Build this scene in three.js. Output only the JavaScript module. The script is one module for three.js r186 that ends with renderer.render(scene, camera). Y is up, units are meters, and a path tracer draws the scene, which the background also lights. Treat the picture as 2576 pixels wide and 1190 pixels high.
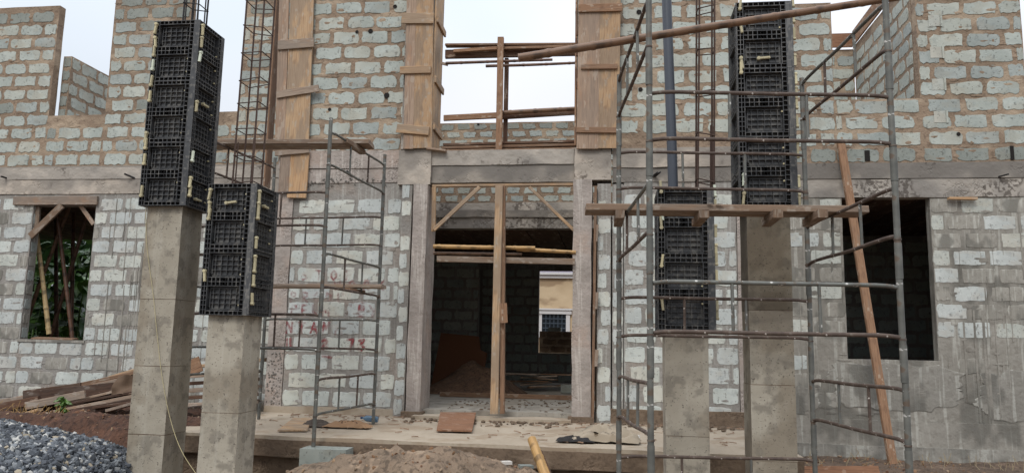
import * as THREE from 'three';
import { mergeGeometries } from 'three/addons/utils/BufferGeometryUtils.js';

// ---------------------------------------------------------------- camera, sky, sun, exposure
const scene = new THREE.Scene();
const R = THREE.MathUtils.degToRad;
const F = 1941, EYE = 1.6;
const camera = new THREE.PerspectiveCamera(2 * Math.atan(595 / F) * 180 / Math.PI, 1024 / 472, 0.1, 4000);
camera.position.set(0, EYE, 0);
camera.rotation.set(R(8.06), R(7.5), R(1.146), 'YXZ');
camera.updateMatrixWorld(true);

const renderer = new THREE.WebGLRenderer({ antialias: true });
renderer.toneMapping = THREE.LinearToneMapping;
renderer.toneMappingExposure = 1.24;
renderer.outputColorSpace = THREE.SRGBColorSpace;
renderer.shadowMap.enabled = true;
renderer.shadowMap.type = THREE.PCFSoftShadowMap;

// seeded random numbers and tiling noise
function mulberry(a) { return () => { a |= 0; a = a + 0x6D2B79F5 | 0; let t = Math.imul(a ^ a >>> 15, 1 | a); t = t + Math.imul(t ^ t >>> 7, 61 | t) ^ t; return ((t ^ t >>> 14) >>> 0) / 4294967296; }; }
const rng = mulberry(20240611);
const rr = (a, b) => a + (b - a) * rng();
const pick = (a) => a[Math.floor(rng() * a.length)];
const HASH = new Float32Array(65536); { const h = mulberry(77); for (let i = 0; i < 65536; i++) HASH[i] = h(); }
const lat = (x, y, s) => HASH[((x * 374761 + y * 668265 + s * 9176) ^ ((x * 31 + y * 17 + s) << 5)) & 65535];
function vn(x, y, px, py, s) {
  let xi = Math.floor(x), yi = Math.floor(y), fx = x - xi, fy = y - yi;
  fx = fx * fx * (3 - 2 * fx); fy = fy * fy * (3 - 2 * fy);
  const m = (a, p) => ((a % p) + p) % p;
  const x0 = m(xi, px), x1 = m(xi + 1, px), y0 = m(yi, py), y1 = m(yi + 1, py);
  const a = lat(x0, y0, s), b = lat(x1, y0, s), c = lat(x0, y1, s), d = lat(x1, y1, s);
  return (a + (b - a) * fx) + ((c + (d - c) * fx) - (a + (b - a) * fx)) * fy;
}
function fbm(u, v, fx, fy, oct, s) { let t = 0, a = 0.5, n = 0; for (let i = 0; i < oct; i++) { t += a * vn(u * fx, v * fy, fx, fy, s + i * 13); n += a; a *= 0.55; fx *= 2; fy *= 2; } return t / n; }
const sst = (a, b, x) => { x = Math.min(1, Math.max(0, (x - a) / (b - a))); return x * x * (3 - 2 * x); };
const mix3 = (a, b, t) => [a[0] + (b[0] - a[0]) * t, a[1] + (b[1] - a[1]) * t, a[2] + (b[2] - a[2]) * t];

// overcast sky: one computed dome, brighter towards the zenith, faint cloud structure
{
  const w = 512, h = 256, data = new Float32Array(w * h * 4);
  for (let j = 0; j < h; j++) for (let i = 0; i < w; i++) {
    const el = ((j + 0.5) / h - 0.5) * Math.PI, u = (i + 0.5) / w, s = Math.max(0, Math.sin(el));
    const c = fbm(u, (j + 0.5) / h, 10, 7, 4, 501);
    const L = 1.44 * (1 + 2 * s) / 3 * (0.82 + 0.34 * c), wht = sst(0.35, 0.65, c), k = (j * w + i) * 4;
    data[k] = L * (0.87 + 0.10 * wht); data[k + 1] = L * (0.955 + 0.035 * wht); data[k + 2] = L * 1.06; data[k + 3] = 1;
  }
  const t = new THREE.DataTexture(data, w, h, THREE.RGBAFormat, THREE.FloatType);
  t.mapping = THREE.EquirectangularReflectionMapping; t.magFilter = THREE.LinearFilter; t.minFilter = THREE.LinearFilter; t.wrapS = THREE.RepeatWrapping;
  t.colorSpace = THREE.LinearSRGBColorSpace; t.needsUpdate = true;
  scene.background = t; scene.environment = t;
}
const sun = new THREE.DirectionalLight(new THREE.Color(1.0, 0.97, 0.92), 1.1);
sun.position.set(-7, 30, 16); sun.target.position.set(-1, 2, -10);
sun.castShadow = true; sun.shadow.radius = 34; sun.shadow.mapSize.set(2048, 2048);
Object.assign(sun.shadow.camera, { left: -22, right: 22, top: 22, bottom: -22, near: 1, far: 90 });
scene.add(sun, sun.target);

// ---------------------------------------------------------------- where a line of sight meets a plane
const ray = (px, py) => new THREE.Vector3((px - 1288) / F, -(py - 595) / F, -1).applyQuaternion(camera.quaternion);
const P = (px, py, z) => { const d = ray(px, py); return d.multiplyScalar(z / d.z).add(new THREE.Vector3(0, EYE, 0)); };
const Yp = (px, py, h) => { const d = ray(px, py); return d.multiplyScalar((h - EYE) / d.y).add(new THREE.Vector3(0, EYE, 0)); };
const V = (x, y, z) => new THREE.Vector3(x, y, z);

// ---------------------------------------------------------------- textures and materials
function tex(n, fn, srgb = true, m = n) {
  const d = new Uint8Array(n * m * 4);
  for (let j = 0; j < m; j++) for (let i = 0; i < n; i++) { const c = fn((i + 0.5) / n, (j + 0.5) / m), k = (j * n + i) * 4; for (let q = 0; q < 3; q++) d[k + q] = Math.max(0, Math.min(255, c[q])); d[k + 3] = 255; }
  const t = new THREE.DataTexture(d, n, m); t.wrapS = t.wrapT = THREE.RepeatWrapping; t.magFilter = THREE.LinearFilter; t.minFilter = THREE.LinearMipmapLinearFilter; t.generateMipmaps = true;
  if (srgb) t.colorSpace = THREE.SRGBColorSpace; t.needsUpdate = true; return t;
}
const rep = (t, u, v = u) => { const c = t.clone(); c.repeat.set(1 / u, 1 / v); c.needsUpdate = true; return c; };
const g1 = (x) => [x * 255, x * 255, x * 255];
function mat(o) { const m = new THREE.MeshStandardMaterial({ roughness: 0.95, metalness: 0, side: THREE.FrontSide, ...o }); return m; }

// sandcrete block: pale grey with pits, sand smears and cement film
const pits = (u, v, s) => { const a = fbm(u, v, 40, 40, 3, s); return sst(0.68, 0.8, a); };
const tBlock = tex(512, (u, v) => {
  const a = fbm(u, v, 4, 4, 4, 1), b = fbm(u, v, 24, 24, 3, 2), c = fbm(u, v, 7, 7, 3, 3), p = pits(u, v, 4);
  let q = mix3([160, 164, 157], [202, 204, 196], a); q = mix3(q, [170, 160, 144], sst(0.56, 0.76, c) * 0.3); q = mix3(q, [146, 150, 147], sst(0.55, 0.8, b) * 0.35); return mix3(q, [104, 102, 96], p * 0.5);
});
const hBlock = tex(512, (u, v) => g1(0.62 * fbm(u, v, 20, 20, 4, 2) + 0.3 * fbm(u, v, 6, 6, 2, 9) - 0.35 * pits(u, v, 4) + 0.15), false);
const tMortar = tex(512, (u, v) => {
  const a = fbm(u, v, 5, 5, 4, 21), b = fbm(u, v, 40, 40, 3, 22), c = fbm(u, v, 3, 6, 3, 23);
  let q = mix3([120, 103, 86], [164, 143, 122], a); q = mix3(q, [100, 85, 71], sst(0.5, 0.8, b) * 0.5); return mix3(q, [196, 178, 154], sst(0.58, 0.75, c) * 0.5);
});
const hMortar = tex(512, (u, v) => g1(0.5 * fbm(u, v, 9, 13, 4, 24) + 0.5 * fbm(u, v, 46, 46, 3, 22)), false);
const tMortarG = tex(512, (u, v) => {
  const a = fbm(u, v, 5, 5, 4, 31), b = fbm(u, v, 40, 40, 3, 32), c = fbm(u, v, 3, 3, 3, 33), st = fbm(u, v, 40, 2, 3, 34);
  let q = mix3([122, 118, 112], [160, 155, 148], a); q = mix3(q, [154, 136, 122], sst(0.6, 0.8, c) * 0.4); q = mix3(q, [128, 124, 118], sst(0.55, 0.8, b) * 0.4); return mix3(q, [186, 186, 178], sst(0.6, 0.75, st) * 0.4);
});
// shuttered concrete: cement film patches, bug holes, run marks
const holes = (u, v) => sst(0.78, 0.84, fbm(u, v, 84, 84, 2, 41));
const tConc = tex(512, (u, v) => {
  const a = fbm(u, v, 4, 4, 5, 42), b = fbm(u, v, 12, 12, 4, 43), st = fbm(u, v, 26, 2, 3, 44), c = fbm(u, v, 3, 3, 4, 45);
  let q = mix3([138, 130, 117], [178, 171, 158], a); q = mix3(q, [112, 106, 97], sst(0.5, 0.72, b) * 0.55); q = mix3(q, [192, 188, 178], sst(0.6, 0.78, st) * 0.18); q = mix3(q, [128, 117, 102], sst(0.52, 0.7, c) * 0.55); return mix3(q, [70, 64, 57], holes(u, v) * 0.6);
});
const hConc = tex(512, (u, v) => g1(0.45 + 0.4 * fbm(u, v, 10, 10, 4, 43) - 0.55 * holes(u, v)), false);
// rough beam concrete: scraped cement, honeycombed patches
const honey = (u, v) => sst(0.6, 0.72, fbm(u, v, 5, 4, 3, 51)) * sst(0.45, 0.62, fbm(u, v, 50, 50, 2, 52));
const tBeam = tex(512, (u, v) => {
  const a = fbm(u, v, 4, 5, 4, 53), d = fbm(u, v, 9, 14, 4, 54), c = fbm(u, v, 3, 2, 3, 55);
  let q = mix3([140, 133, 124], [184, 176, 165], a); q = mix3(q, [190, 180, 167], sst(0.54, 0.72, d) * 0.5); q = mix3(q, [118, 114, 109], sst(0.5, 0.66, c) * 0.6); return mix3(q, [62, 55, 49], honey(u, v) * 0.55);
});
const hBeam = tex(512, (u, v) => g1(0.35 + 0.3 * fbm(u, v, 9, 16, 4, 54) + 0.35 * fbm(u, v, 20, 20, 3, 56) - 0.4 * honey(u, v)), false);
// cement slurry on the lower walls, run down in streaks
const tSlurry = tex(512, (u, v) => {
  const st = fbm(u, v, 34, 2, 4, 61), a = fbm(u, v, 4, 4, 4, 62), b = fbm(u, v, 30, 30, 3, 63), w = fbm(u, v, 5, 3, 3, 64);
  let q = mix3([128, 124, 116], [162, 158, 150], a); q = mix3(q, [192, 192, 184], sst(0.54, 0.7, st) * 0.5); q = mix3(q, [92, 90, 84], sst(0.56, 0.72, w) * 0.6); return mix3(q, [112, 106, 98], sst(0.55, 0.8, b) * 0.35);
});
const hSlurry = tex(512, (u, v) => g1(0.4 * fbm(u, v, 34, 3, 4, 61) + 0.5 * fbm(u, v, 26, 26, 4, 63)), false);
// sawn timber, grain along u
function woodTex(lo, hi, dark, knot, s) {
  return tex(512, (u, v) => {
    const warp = 0.05 * fbm(u, v, 3, 3, 3, s), g = fbm(u, v + warp, 3, 46, 4, s + 1), f = fbm(u, v, 8, 120, 2, s + 2), a = fbm(u, v, 2, 4, 3, s + 3), b = fbm(u, v, 5, 4, 3, s + 5);
    let q = mix3(lo, hi, 0.55 * g + 0.45 * a); q = mix3(q, dark, sst(0.55, 0.75, f) * 0.45 + sst(0.6, 0.78, g) * 0.3); q = mix3(q, knot, sst(0.62, 0.82, b) * 0.4); q = mix3(q, [128, 118, 108], sst(0.5, 0.7, fbm(u, v, 3, 5, 4, s + 7)) * 0.45); return mix3(q, [176, 168, 157], sst(0.64, 0.74, fbm(u, v, 9, 9, 4, s + 9)) * 0.5);
  });
}
const hWood = tex(512, (u, v) => g1(0.5 * fbm(u, v, 3, 60, 4, 71) + 0.4 * fbm(u, v, 8, 140, 2, 72)), false);
const wNew = woodTex([158, 126, 94], [206, 178, 144], [126, 94, 66], [124, 94, 68], 81);
const wMid = woodTex([116, 88, 68], [162, 130, 102], [82, 60, 45], [78, 56, 42], 101);
const wGrey = woodTex([134, 116, 100], [182, 164, 146], [100, 86, 74], [166, 126, 96], 121);
const wDark = woodTex([70, 50, 38], [112, 82, 62], [44, 32, 25], [88, 74, 64], 141);
const wCem = woodTex([116, 94, 76], [156, 132, 110], [88, 70, 56], [168, 160, 150], 161);
const tSteel = tex(512, (u, v) => {
  const a = fbm(u, v, 6, 3, 4, 181), b = fbm(u, v, 10, 10, 4, 182), w = fbm(u, v, 16, 16, 3, 183);
  let q = mix3([84, 85, 81], [128, 128, 121], a); q = mix3(q, [102, 82, 66], sst(0.55, 0.72, b) * 0.65); return mix3(q, [196, 194, 188], sst(0.72, 0.77, w));
});
const tRust = tex(256, (u, v) => {
  const a = fbm(u, v, 8, 4, 4, 191), b = fbm(u, v, 10, 10, 4, 192), w = fbm(u, v, 14, 14, 3, 193);
  let q = mix3([64, 53, 47], [108, 92, 81], a); q = mix3(q, [128, 122, 112], sst(0.58, 0.72, b) * 0.6); return mix3(q, [198, 192, 184], sst(0.74, 0.79, w));
});
const tPlas = tex(512, (u, v) => {
  const a = fbm(u, v, 5, 5, 4, 201), b = fbm(u, v, 22, 22, 3, 202), st = fbm(u, v, 18, 3, 3, 203);
  let q = mix3([46, 47, 49], [76, 77, 78], a); q = mix3(q, [128, 124, 116], sst(0.5, 0.74, b) * 0.55); return mix3(q, [146, 142, 134], sst(0.62, 0.76, st) * 0.35);
});
const tSoil = tex(512, (u, v) => {
  const a = fbm(u, v, 5, 5, 5, 211), b = fbm(u, v, 40, 40, 3, 212), c = fbm(u, v, 12, 12, 3, 213);
  const k = 0.66 + 0.34 * a - 0.2 * sst(0.5, 0.75, b) + 0.16 * sst(0.6, 0.75, c); return [255 * k, 250 * k, 244 * k];
});
const hSoil = tex(512, (u, v) => g1(0.5 * fbm(u, v, 10, 10, 4, 213) + 0.5 * fbm(u, v, 44, 44, 3, 212)), false);
const tDust = tex(512, (u, v) => { const a = fbm(u, v, 4, 4, 5, 241), b = fbm(u, v, 60, 60, 2, 242), c = fbm(u, v, 8, 6, 4, 243); let q = mix3([154, 140, 122], [188, 175, 156], a); q = mix3(q, [142, 122, 100], sst(0.56, 0.74, c) * 0.5); return mix3(q, [150, 134, 114], sst(0.55, 0.8, b) * 0.3); });
const tBamb = tex(256, (u, v) => { const g = fbm(u, v, 3, 30, 3, 221), a = fbm(u, v, 5, 4, 4, 222), k = 0.68 + 0.3 * g - 0.24 * sst(0.5, 0.72, a); return [255 * k, 250 * k, 240 * k]; });
const tPlaster = tex(256, (u, v) => { const a = fbm(u, v, 4, 5, 5, 231), b = fbm(u, v, 3, 6, 4, 232); return mix3(mix3([176, 152, 120], [206, 184, 152], a), [142, 118, 92], sst(0.52, 0.68, b) * 0.7); });

const bump = (m, t, s) => { m.bumpMap = t; m.bumpScale = s; return m; };
const tint = (r, g, b) => new THREE.Color().setRGB(r, g, b);
const M = {};
M.block = [[0.92, 0.96, 0.96], [0.84, 0.88, 0.88], [0.94, 0.95, 0.92], [0.74, 0.78, 0.8], [0.88, 0.91, 0.9]].map((c, i) => { const t = rep(tBlock, 1.3); t.offset.set(i * 0.37, i * 0.21); return bump(mat({ map: t, color: tint(...c) }), rep(hBlock, 1.3), 0.006); });
M.blockPale = [[1.14, 1.16, 1.18], [1.07, 1.08, 1.12], [1.15, 1.14, 1.12], [1.02, 1.04, 1.09]].map((c, i) => { const t = rep(tBlock, 1.3); t.offset.set(i * 0.31, i * 0.43); return bump(mat({ map: t, color: tint(...c) }), rep(hBlock, 1.3), 0.006); });
M.blockNew = [0, 1].map((i) => bump(mat({ map: rep(tBlock, 1.1 + i * 0.3), color: tint(0.56, 0.58, 0.57) }), rep(hBlock, 1.1), 0.004));
M.blockSlurry = [[1.2, 1.2, 1.18], [1.02, 1.01, 0.99], [1.04, 1.04, 1.02]].map((c, i) => bump(mat({ map: rep(i === 1 ? tBlock : tSlurry, 1.0), color: tint(...c) }), rep(hBlock, 1.2), 0.005));
M.blockBrown = bump(mat({ map: rep(tMortar, 0.9), color: tint(0.62, 0.55, 0.5) }), rep(hBlock, 1.2), 0.005);
M.mortar = bump(mat({ map: rep(tMortar, 1.7) }), rep(hMortar, 1.1), 0.016);
M.mortarG = bump(mat({ map: rep(tMortarG, 1.7) }), rep(hMortar, 1.1), 0.014);
M.slurry = bump(mat({ map: rep(tSlurry, 1.9), color: tint(1.0, 0.99, 0.97) }), rep(hSlurry, 1.3), 0.014);
M.slurryDark = bump(mat({ map: rep(tSlurry, 1.6), color: tint(0.95, 0.95, 0.94) }), rep(hSlurry, 1.1), 0.014);
M.beam = bump(mat({ map: rep(tBeam, 1.8) }), rep(hBeam, 1.2), 0.022);
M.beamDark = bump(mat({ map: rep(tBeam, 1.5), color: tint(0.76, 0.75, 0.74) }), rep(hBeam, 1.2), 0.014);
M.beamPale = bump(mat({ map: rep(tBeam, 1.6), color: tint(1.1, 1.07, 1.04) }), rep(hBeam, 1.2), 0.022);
M.pink = bump(mat({ map: rep(tMortarG, 1.3), color: tint(1.34, 1.25, 1.23) }), rep(hBeam, 0.8), 0.02);
M.conc = bump(mat({ map: rep(tConc, 1.15), color: tint(1.04, 1.04, 1.01) }), rep(hConc, 0.8), 0.006);
M.concWet = bump(mat({ map: rep(tConc, 1.0), color: tint(0.5, 0.47, 0.42) }), rep(hConc, 0.8), 0.005);
M.floor = bump(mat({ map: rep(tConc, 1.7), color: tint(0.95, 0.97, 1.0) }), rep(hConc, 0.9), 0.006);
M.porch = bump(mat({ map: rep(tDust, 2.3) }), rep(hSoil, 1.3), 0.005);
M.riser = bump(mat({ map: rep(tMortar, 1.2), color: tint(0.62, 0.6, 0.58) }), rep(hBeam, 0.8), 0.02);
const wood = (t, c = [1, 1, 1], s = 1.2) => { const k = rep(t, s, 0.5); k.offset.set(rng(), rng()); return bump(mat({ map: k, color: tint(...c), roughness: 0.85 }), rep(hWood, s, 0.5), 0.004); };
M.wNew = [wood(wNew), wood(wNew, [0.9, 0.88, 0.86], 0.9), wood(wNew, [1.05, 0.98, 0.9], 1.5)];
M.wMid = [wood(wMid), wood(wMid, [1.15, 1.1, 1.05], 0.9), wood(wMid, [0.85, 0.85, 0.85], 1.5)];
M.wGrey = [wood(wGrey), wood(wGrey, [0.85, 0.84, 0.84], 0.9), wood(wGrey, [1.1, 1.02, 0.96], 1.4)];
M.wDark = [wood(wDark), wood(wDark, [0.7, 0.7, 0.72], 0.9), wood(wDark, [1.25, 1.2, 1.15], 1.4)];
M.wCem = [wood(wCem), wood(wCem, [0.8, 0.78, 0.76], 0.9)];
M.wRed = [wood(wMid, [1.0, 0.84, 0.76], 1.0)];
M.steel = mat({ map: rep(tSteel, 0.5, 0.9), roughness: 0.6, metalness: 0.35 });
M.rust = mat({ map: rep(tRust, 0.4, 0.7), roughness: 0.75, metalness: 0.15 });
M.rebar = mat({ color: new THREE.Color('#4b3a32'), roughness: 0.8, metalness: 0.2 });
M.rebarDark = mat({ color: new THREE.Color('#2d2b2c'), roughness: 0.7, metalness: 0.3 });
M.plastic = [0, 1, 2, 3].map((i) => { const t = rep(tPlas, 0.55 + 0.1 * i); t.offset.set(i * 0.29, i * 0.37); return mat({ map: t, roughness: 0.52 }); });
M.plasticPlain = mat({ map: rep(tPlas, 0.9), roughness: 0.45, color: tint(1.25, 1.27, 1.32) });
M.clamp = [new THREE.Color('#c2b894'), new THREE.Color('#b3aa8a'), new THREE.Color('#cdd3c0')].map((c) => mat({ color: c, roughness: 0.6 }));
M.pvc = mat({ color: new THREE.Color('#41464f'), roughness: 0.4 });
const bamboo = (c) => mat({ map: rep(tBamb, 0.5, 0.25), color: new THREE.Color(c), roughness: 0.5 });
M.bamYellow = bamboo('#d3aa70'); M.bamBrown = bamboo('#8c6d56'); M.bamDark = bamboo('#7a5a48'); M.bamPale = bamboo('#dcc292');
M.soil = bump(mat({ map: rep(tSoil, 1.5), vertexColors: true }), rep(hSoil, 1.0), 0.03);
M.sand = bump(mat({ map: rep(tSoil, 1.0), color: new THREE.Color('#7a604c') }), rep(hSoil, 0.8), 0.03);
M.dark = mat({ color: new THREE.Color('#1c1815') });

// ---------------------------------------------------------------- objects
const taken = {};
function numbered(n) { if (!(n in taken)) { taken[n] = 0; return n; } taken[n]++; return n + '_' + String(taken[n]).padStart(3, '0'); }
function thing(name, label, category, pos, group) {
  const o = new THREE.Group(); o.name = numbered(name); o.position.copy(pos.isVector3 ? pos : V(...pos));
  o.userData = { label, category }; if (group) o.userData.group = group; scene.add(o); return o;
}
const rootOf = (o) => { while (o.parent && o.parent !== scene) o = o.parent; return o; };
function place(parent, name, geo, m) { const o = new THREE.Mesh(geo, m); o.name = name; o.castShadow = o.receiveShadow = true; parent.add(o); return o; }
// geometry given in world coordinates, stored relative to the thing's base (the thing is not turned)
function part(parent, name, geo, m) { const p = rootOf(parent).position; geo.translate(-p.x, -p.y, -p.z); return place(parent, name, geo, m); }
function solo(name, geo, m, label, category, group) { // a thing that is one mesh, its origin at its base
  geo.computeBoundingBox(); const b = geo.boundingBox, c = b.getCenter(V(0, 0, 0)); c.y = b.min.y; geo.translate(-c.x, -c.y, -c.z);
  const o = new THREE.Mesh(geo, m); o.name = numbered(name); o.position.copy(c); o.castShadow = o.receiveShadow = true; o.userData = { label, category }; if (group) o.userData.group = group; scene.add(o); return o;
}
function structure(name, geo, m) { const o = new THREE.Mesh(geo, m); o.name = numbered(name); o.castShadow = o.receiveShadow = true; o.userData = { kind: 'structure' }; scene.add(o); return o; }

function soup(pos, uv, idx) { const g = new THREE.BufferGeometry(); g.setAttribute('position', new THREE.Float32BufferAttribute(pos, 3)); g.setAttribute('uv', new THREE.Float32BufferAttribute(uv, 2)); g.setIndex(idx); g.computeVertexNormals(); return g; }
// box between two corners, uv in metres
function box(x0, x1, y0, y1, z0, z1) {
  const p = [], t = [], ix = [], q = (a, b, c, d, ua, ub) => { const n = p.length / 3; for (const [k, s] of [[a, [0, 0]], [b, [1, 0]], [c, [1, 1]], [d, [0, 1]]]) { p.push(...k); t.push(ua + s[0] * 0, 0); } ix.push(n, n + 1, n + 2, n, n + 2, n + 3); return n; };
  const set = (n, arr) => arr.forEach(([u, v], i) => { t[(n + i) * 2] = u; t[(n + i) * 2 + 1] = v; });
  let n = q([x0, y0, z1], [x1, y0, z1], [x1, y1, z1], [x0, y1, z1], 0, 0); set(n, [[x0, y0], [x1, y0], [x1, y1], [x0, y1]]);
  n = q([x1, y0, z0], [x0, y0, z0], [x0, y1, z0], [x1, y1, z0], 0, 0); set(n, [[-x1, y0], [-x0, y0], [-x0, y1], [-x1, y1]]);
  n = q([x1, y0, z1], [x1, y0, z0], [x1, y1, z0], [x1, y1, z1], 0, 0); set(n, [[-z1, y0], [-z0, y0], [-z0, y1], [-z1, y1]]);
  n = q([x0, y0, z0], [x0, y0, z1], [x0, y1, z1], [x0, y1, z0], 0, 0); set(n, [[z0, y0], [z1, y0], [z1, y1], [z0, y1]]);
  n = q([x0, y1, z1], [x1, y1, z1], [x1, y1, z0], [x0, y1, z0], 0, 0); set(n, [[x0, -z1], [x1, -z1], [x1, -z0], [x0, -z0]]);
  n = q([x0, y0, z0], [x1, y0, z0], [x1, y0, z1], [x0, y0, z1], 0, 0); set(n, [[x0, z0], [x1, z0], [x1, z1], [x0, z1]]);
  return soup(p, t, ix);
}
const merge = (a) => mergeGeometries(a, false);
// rough box: edges worn, faces subdivided and pushed about by noise
function rough(x0, x1, y0, y1, z0, z1, cell, amp, seed) {
  const gs = [], nx = Math.max(1, Math.round((x1 - x0) / cell)), ny = Math.max(1, Math.round((y1 - y0) / cell)), nz = Math.max(1, Math.round((z1 - z0) / cell));
  const no = (x, y, z, k) => (fbm(((x * 0.37 + z * 0.21 + k * 0.3) % 1 + 1) % 1, ((y * 0.41 + z * 0.33 + k * 0.17) % 1 + 1) % 1, 6, 6, 3, seed) - 0.5) * 2 * amp;
  const face = (nu, nv, fn, uvf) => { const p = [], t = [], ix = []; for (let j = 0; j <= nv; j++) for (let i = 0; i <= nu; i++) { const [x, y, z] = fn(i / nu, j / nv); p.push(x + no(x, y, z, 0), y + no(x, y, z, 1), z + no(x, y, z, 2)); t.push(...uvf(x, y, z)); } for (let j = 0; j < nv; j++) for (let i = 0; i < nu; i++) { const a = j * (nu + 1) + i, b = a + 1, c = a + nu + 1, d = c + 1; ix.push(a, b, d, a, d, c); } gs.push(soup(p, t, ix)); };
  const L = (a, b, k) => a + (b - a) * k;
  face(nx, ny, (u, v) => [L(x0, x1, u), L(y0, y1, v), z1], (x, y) => [x, y]);
  face(nx, ny, (u, v) => [L(x1, x0, u), L(y0, y1, v), z0], (x, y) => [-x, y]);
  face(nz, ny, (u, v) => [x1, L(y0, y1, v), L(z1, z0, u)], (x, y, z) => [-z, y]);
  face(nz, ny, (u, v) => [x0, L(y0, y1, v), L(z0, z1, u)], (x, y, z) => [z, y]);
  face(nx, nz, (u, v) => [L(x0, x1, u), y1, L(z1, z0, v)], (x, y, z) => [x, -z]);
  face(nx, nz, (u, v) => [L(x0, x1, u), y0, L(z0, z1, v)], (x, y, z) => [x, z]);
  return merge(gs);
}
// sawn board from a to b: length along x, chamfered long edges, width w across, thickness t along the hint
function board(a, b, w, t, hint = V(0, 0, 1), jag = 0.004) {
  const X = b.clone().sub(a), L = X.length(); X.normalize();
  const Z = hint.clone().addScaledVector(X, -hint.dot(X)).normalize(), Yv = Z.clone().cross(X), c = Math.min(0.004, t * 0.2), h = w / 2, k = t / 2;
  const prof = [[h - c, k], [-h + c, k], [-h, k - c], [-h, -k + c], [-h + c, -k], [h - c, -k], [h, -k + c], [h, k - c]], p = [], uv = [], ix = [], o = rng() * 5, o2 = rng() * 3;
  const pt = (x, q) => { const v = a.clone().addScaledVector(X, x).addScaledVector(Yv, q[0]).addScaledVector(Z, q[1]); p.push(v.x, v.y, v.z); };
  const e0 = prof.map(() => rr(-jag, jag)), e1 = prof.map(() => L + rr(-jag, jag));
  let s = 0;
  for (let i = 0; i < 8; i++) { const j = (i + 1) % 8, d = Math.hypot(prof[i][0] - prof[j][0], prof[i][1] - prof[j][1]), n = p.length / 3; pt(e0[i], prof[i]); pt(e1[i], prof[i]); pt(e1[j], prof[j]); pt(e0[j], prof[j]); uv.push(o, o2 + s, o + L, o2 + s, o + L, o2 + s + d, o, o2 + s + d); ix.push(n, n + 2, n + 1, n, n + 3, n + 2); s += d; }
  for (const [e, f] of [[e0, 0], [e1, 1]]) { const n = p.length / 3; prof.forEach((q, i) => { pt(e[i], q); uv.push(o + q[1], o2 + q[0] * 3); }); for (let i = 1; i < 7; i++) f ? ix.push(n, n + i + 1, n + i) : ix.push(n, n + i, n + i + 1); }
  // orientation: make sure the faces look outward
  const g = soup(p, uv, ix), A = V(p[0], p[1], p[2]), B = V(p[6], p[7], p[8]), C = V(p[3], p[4], p[5]), nrm = B.clone().sub(A).cross(C.clone().sub(A));
  if (nrm.dot(Z) < 0) { const I = g.index.array; for (let i = 0; i < I.length; i += 3) { const q = I[i]; I[i] = I[i + 1]; I[i + 1] = q; } g.computeVertexNormals(); }
  return g;
}
// board seen between two image points on the plane z (its front face), w in metres
const pxBoard = (x0, y0, x1, y1, z, w, t) => board(P(x0, y0, z).add(V(0, 0, -t / 2)), P(x1, y1, z).add(V(0, 0, -t / 2)), w, t);
const wpx = (n, z) => n * Math.abs(z) / F * 1.005;
// pipe through points; r may be a function of the share of the length
function pipe(pts, r, seg = 10, steps = 1, cap = true) {
  const c = pts.length > 2 ? new THREE.CatmullRomCurve3(pts) : new THREE.LineCurve3(pts[0], pts[1]), n = Math.max(1, steps), L = c.getLength(), p = [], uv = [], ix = [], o = rng() * 3;
  let ref = null;
  for (let i = 0; i <= n; i++) {
    const t = i / n, q = c.getPointAt(t), T = c.getTangentAt(t); if (!ref) ref = Math.abs(T.y) > 0.8 ? V(1, 0, 0) : V(0, 1, 0);
    const A = ref.clone().addScaledVector(T, -ref.dot(T)).normalize(), B = T.clone().cross(A), ra = typeof r === 'function' ? r(t) : r;
    for (let k = 0; k <= seg; k++) { const a = k / seg * Math.PI * 2, v = q.clone().addScaledVector(A, Math.cos(a) * ra).addScaledVector(B, Math.sin(a) * ra); p.push(v.x, v.y, v.z); uv.push(o + t * L, k / seg * 0.15); }
  }
  for (let i = 0; i < n; i++) for (let k = 0; k < seg; k++) { const a = i * (seg + 1) + k, b = a + 1, d = a + seg + 1, e = d + 1; ix.push(a, b, e, a, e, d); }
  if (cap) for (const [i, f] of [[0, 1], [n, 0]]) { const m = p.length / 3, q = c.getPointAt(i / n); p.push(q.x, q.y, q.z); uv.push(o, 0); for (let k = 0; k <= seg; k++) { const s = (i * (seg + 1) + k) * 3; p.push(p[s], p[s + 1], p[s + 2]); uv.push(o + 0.05, k / seg * 0.1); } for (let k = 0; k < seg; k++) f ? ix.push(m, m + k + 2, m + k + 1) : ix.push(m, m + k + 1, m + k + 2); }
  return soup(p, uv, ix);
}
// bamboo culm: swollen nodes, slight bow and taper
function culm(a, b, r, bow = 0.02, seg = 12) {
  const L = a.distanceTo(b), n = Math.max(2, Math.round(L / 0.36)), mid = a.clone().lerp(b, 0.5).add(V(rr(-bow, bow) * L, rr(-bow, bow) * L, rr(-bow, bow) * L)), off = rr(0.2, 0.8);
  const rad = (t) => { const x = t * n + off, d = Math.abs(x - Math.round(x)) * L / n; return r * (1.04 - 0.16 * t) * (1 + 0.16 * Math.exp(-Math.pow(d / 0.016, 2)) - 0.05 * Math.exp(-Math.pow((d - 0.035) / 0.018, 2))); };
  return pipe([a, mid, b], rad, seg, Math.min(110, Math.round(L / 0.022)));
}

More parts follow.
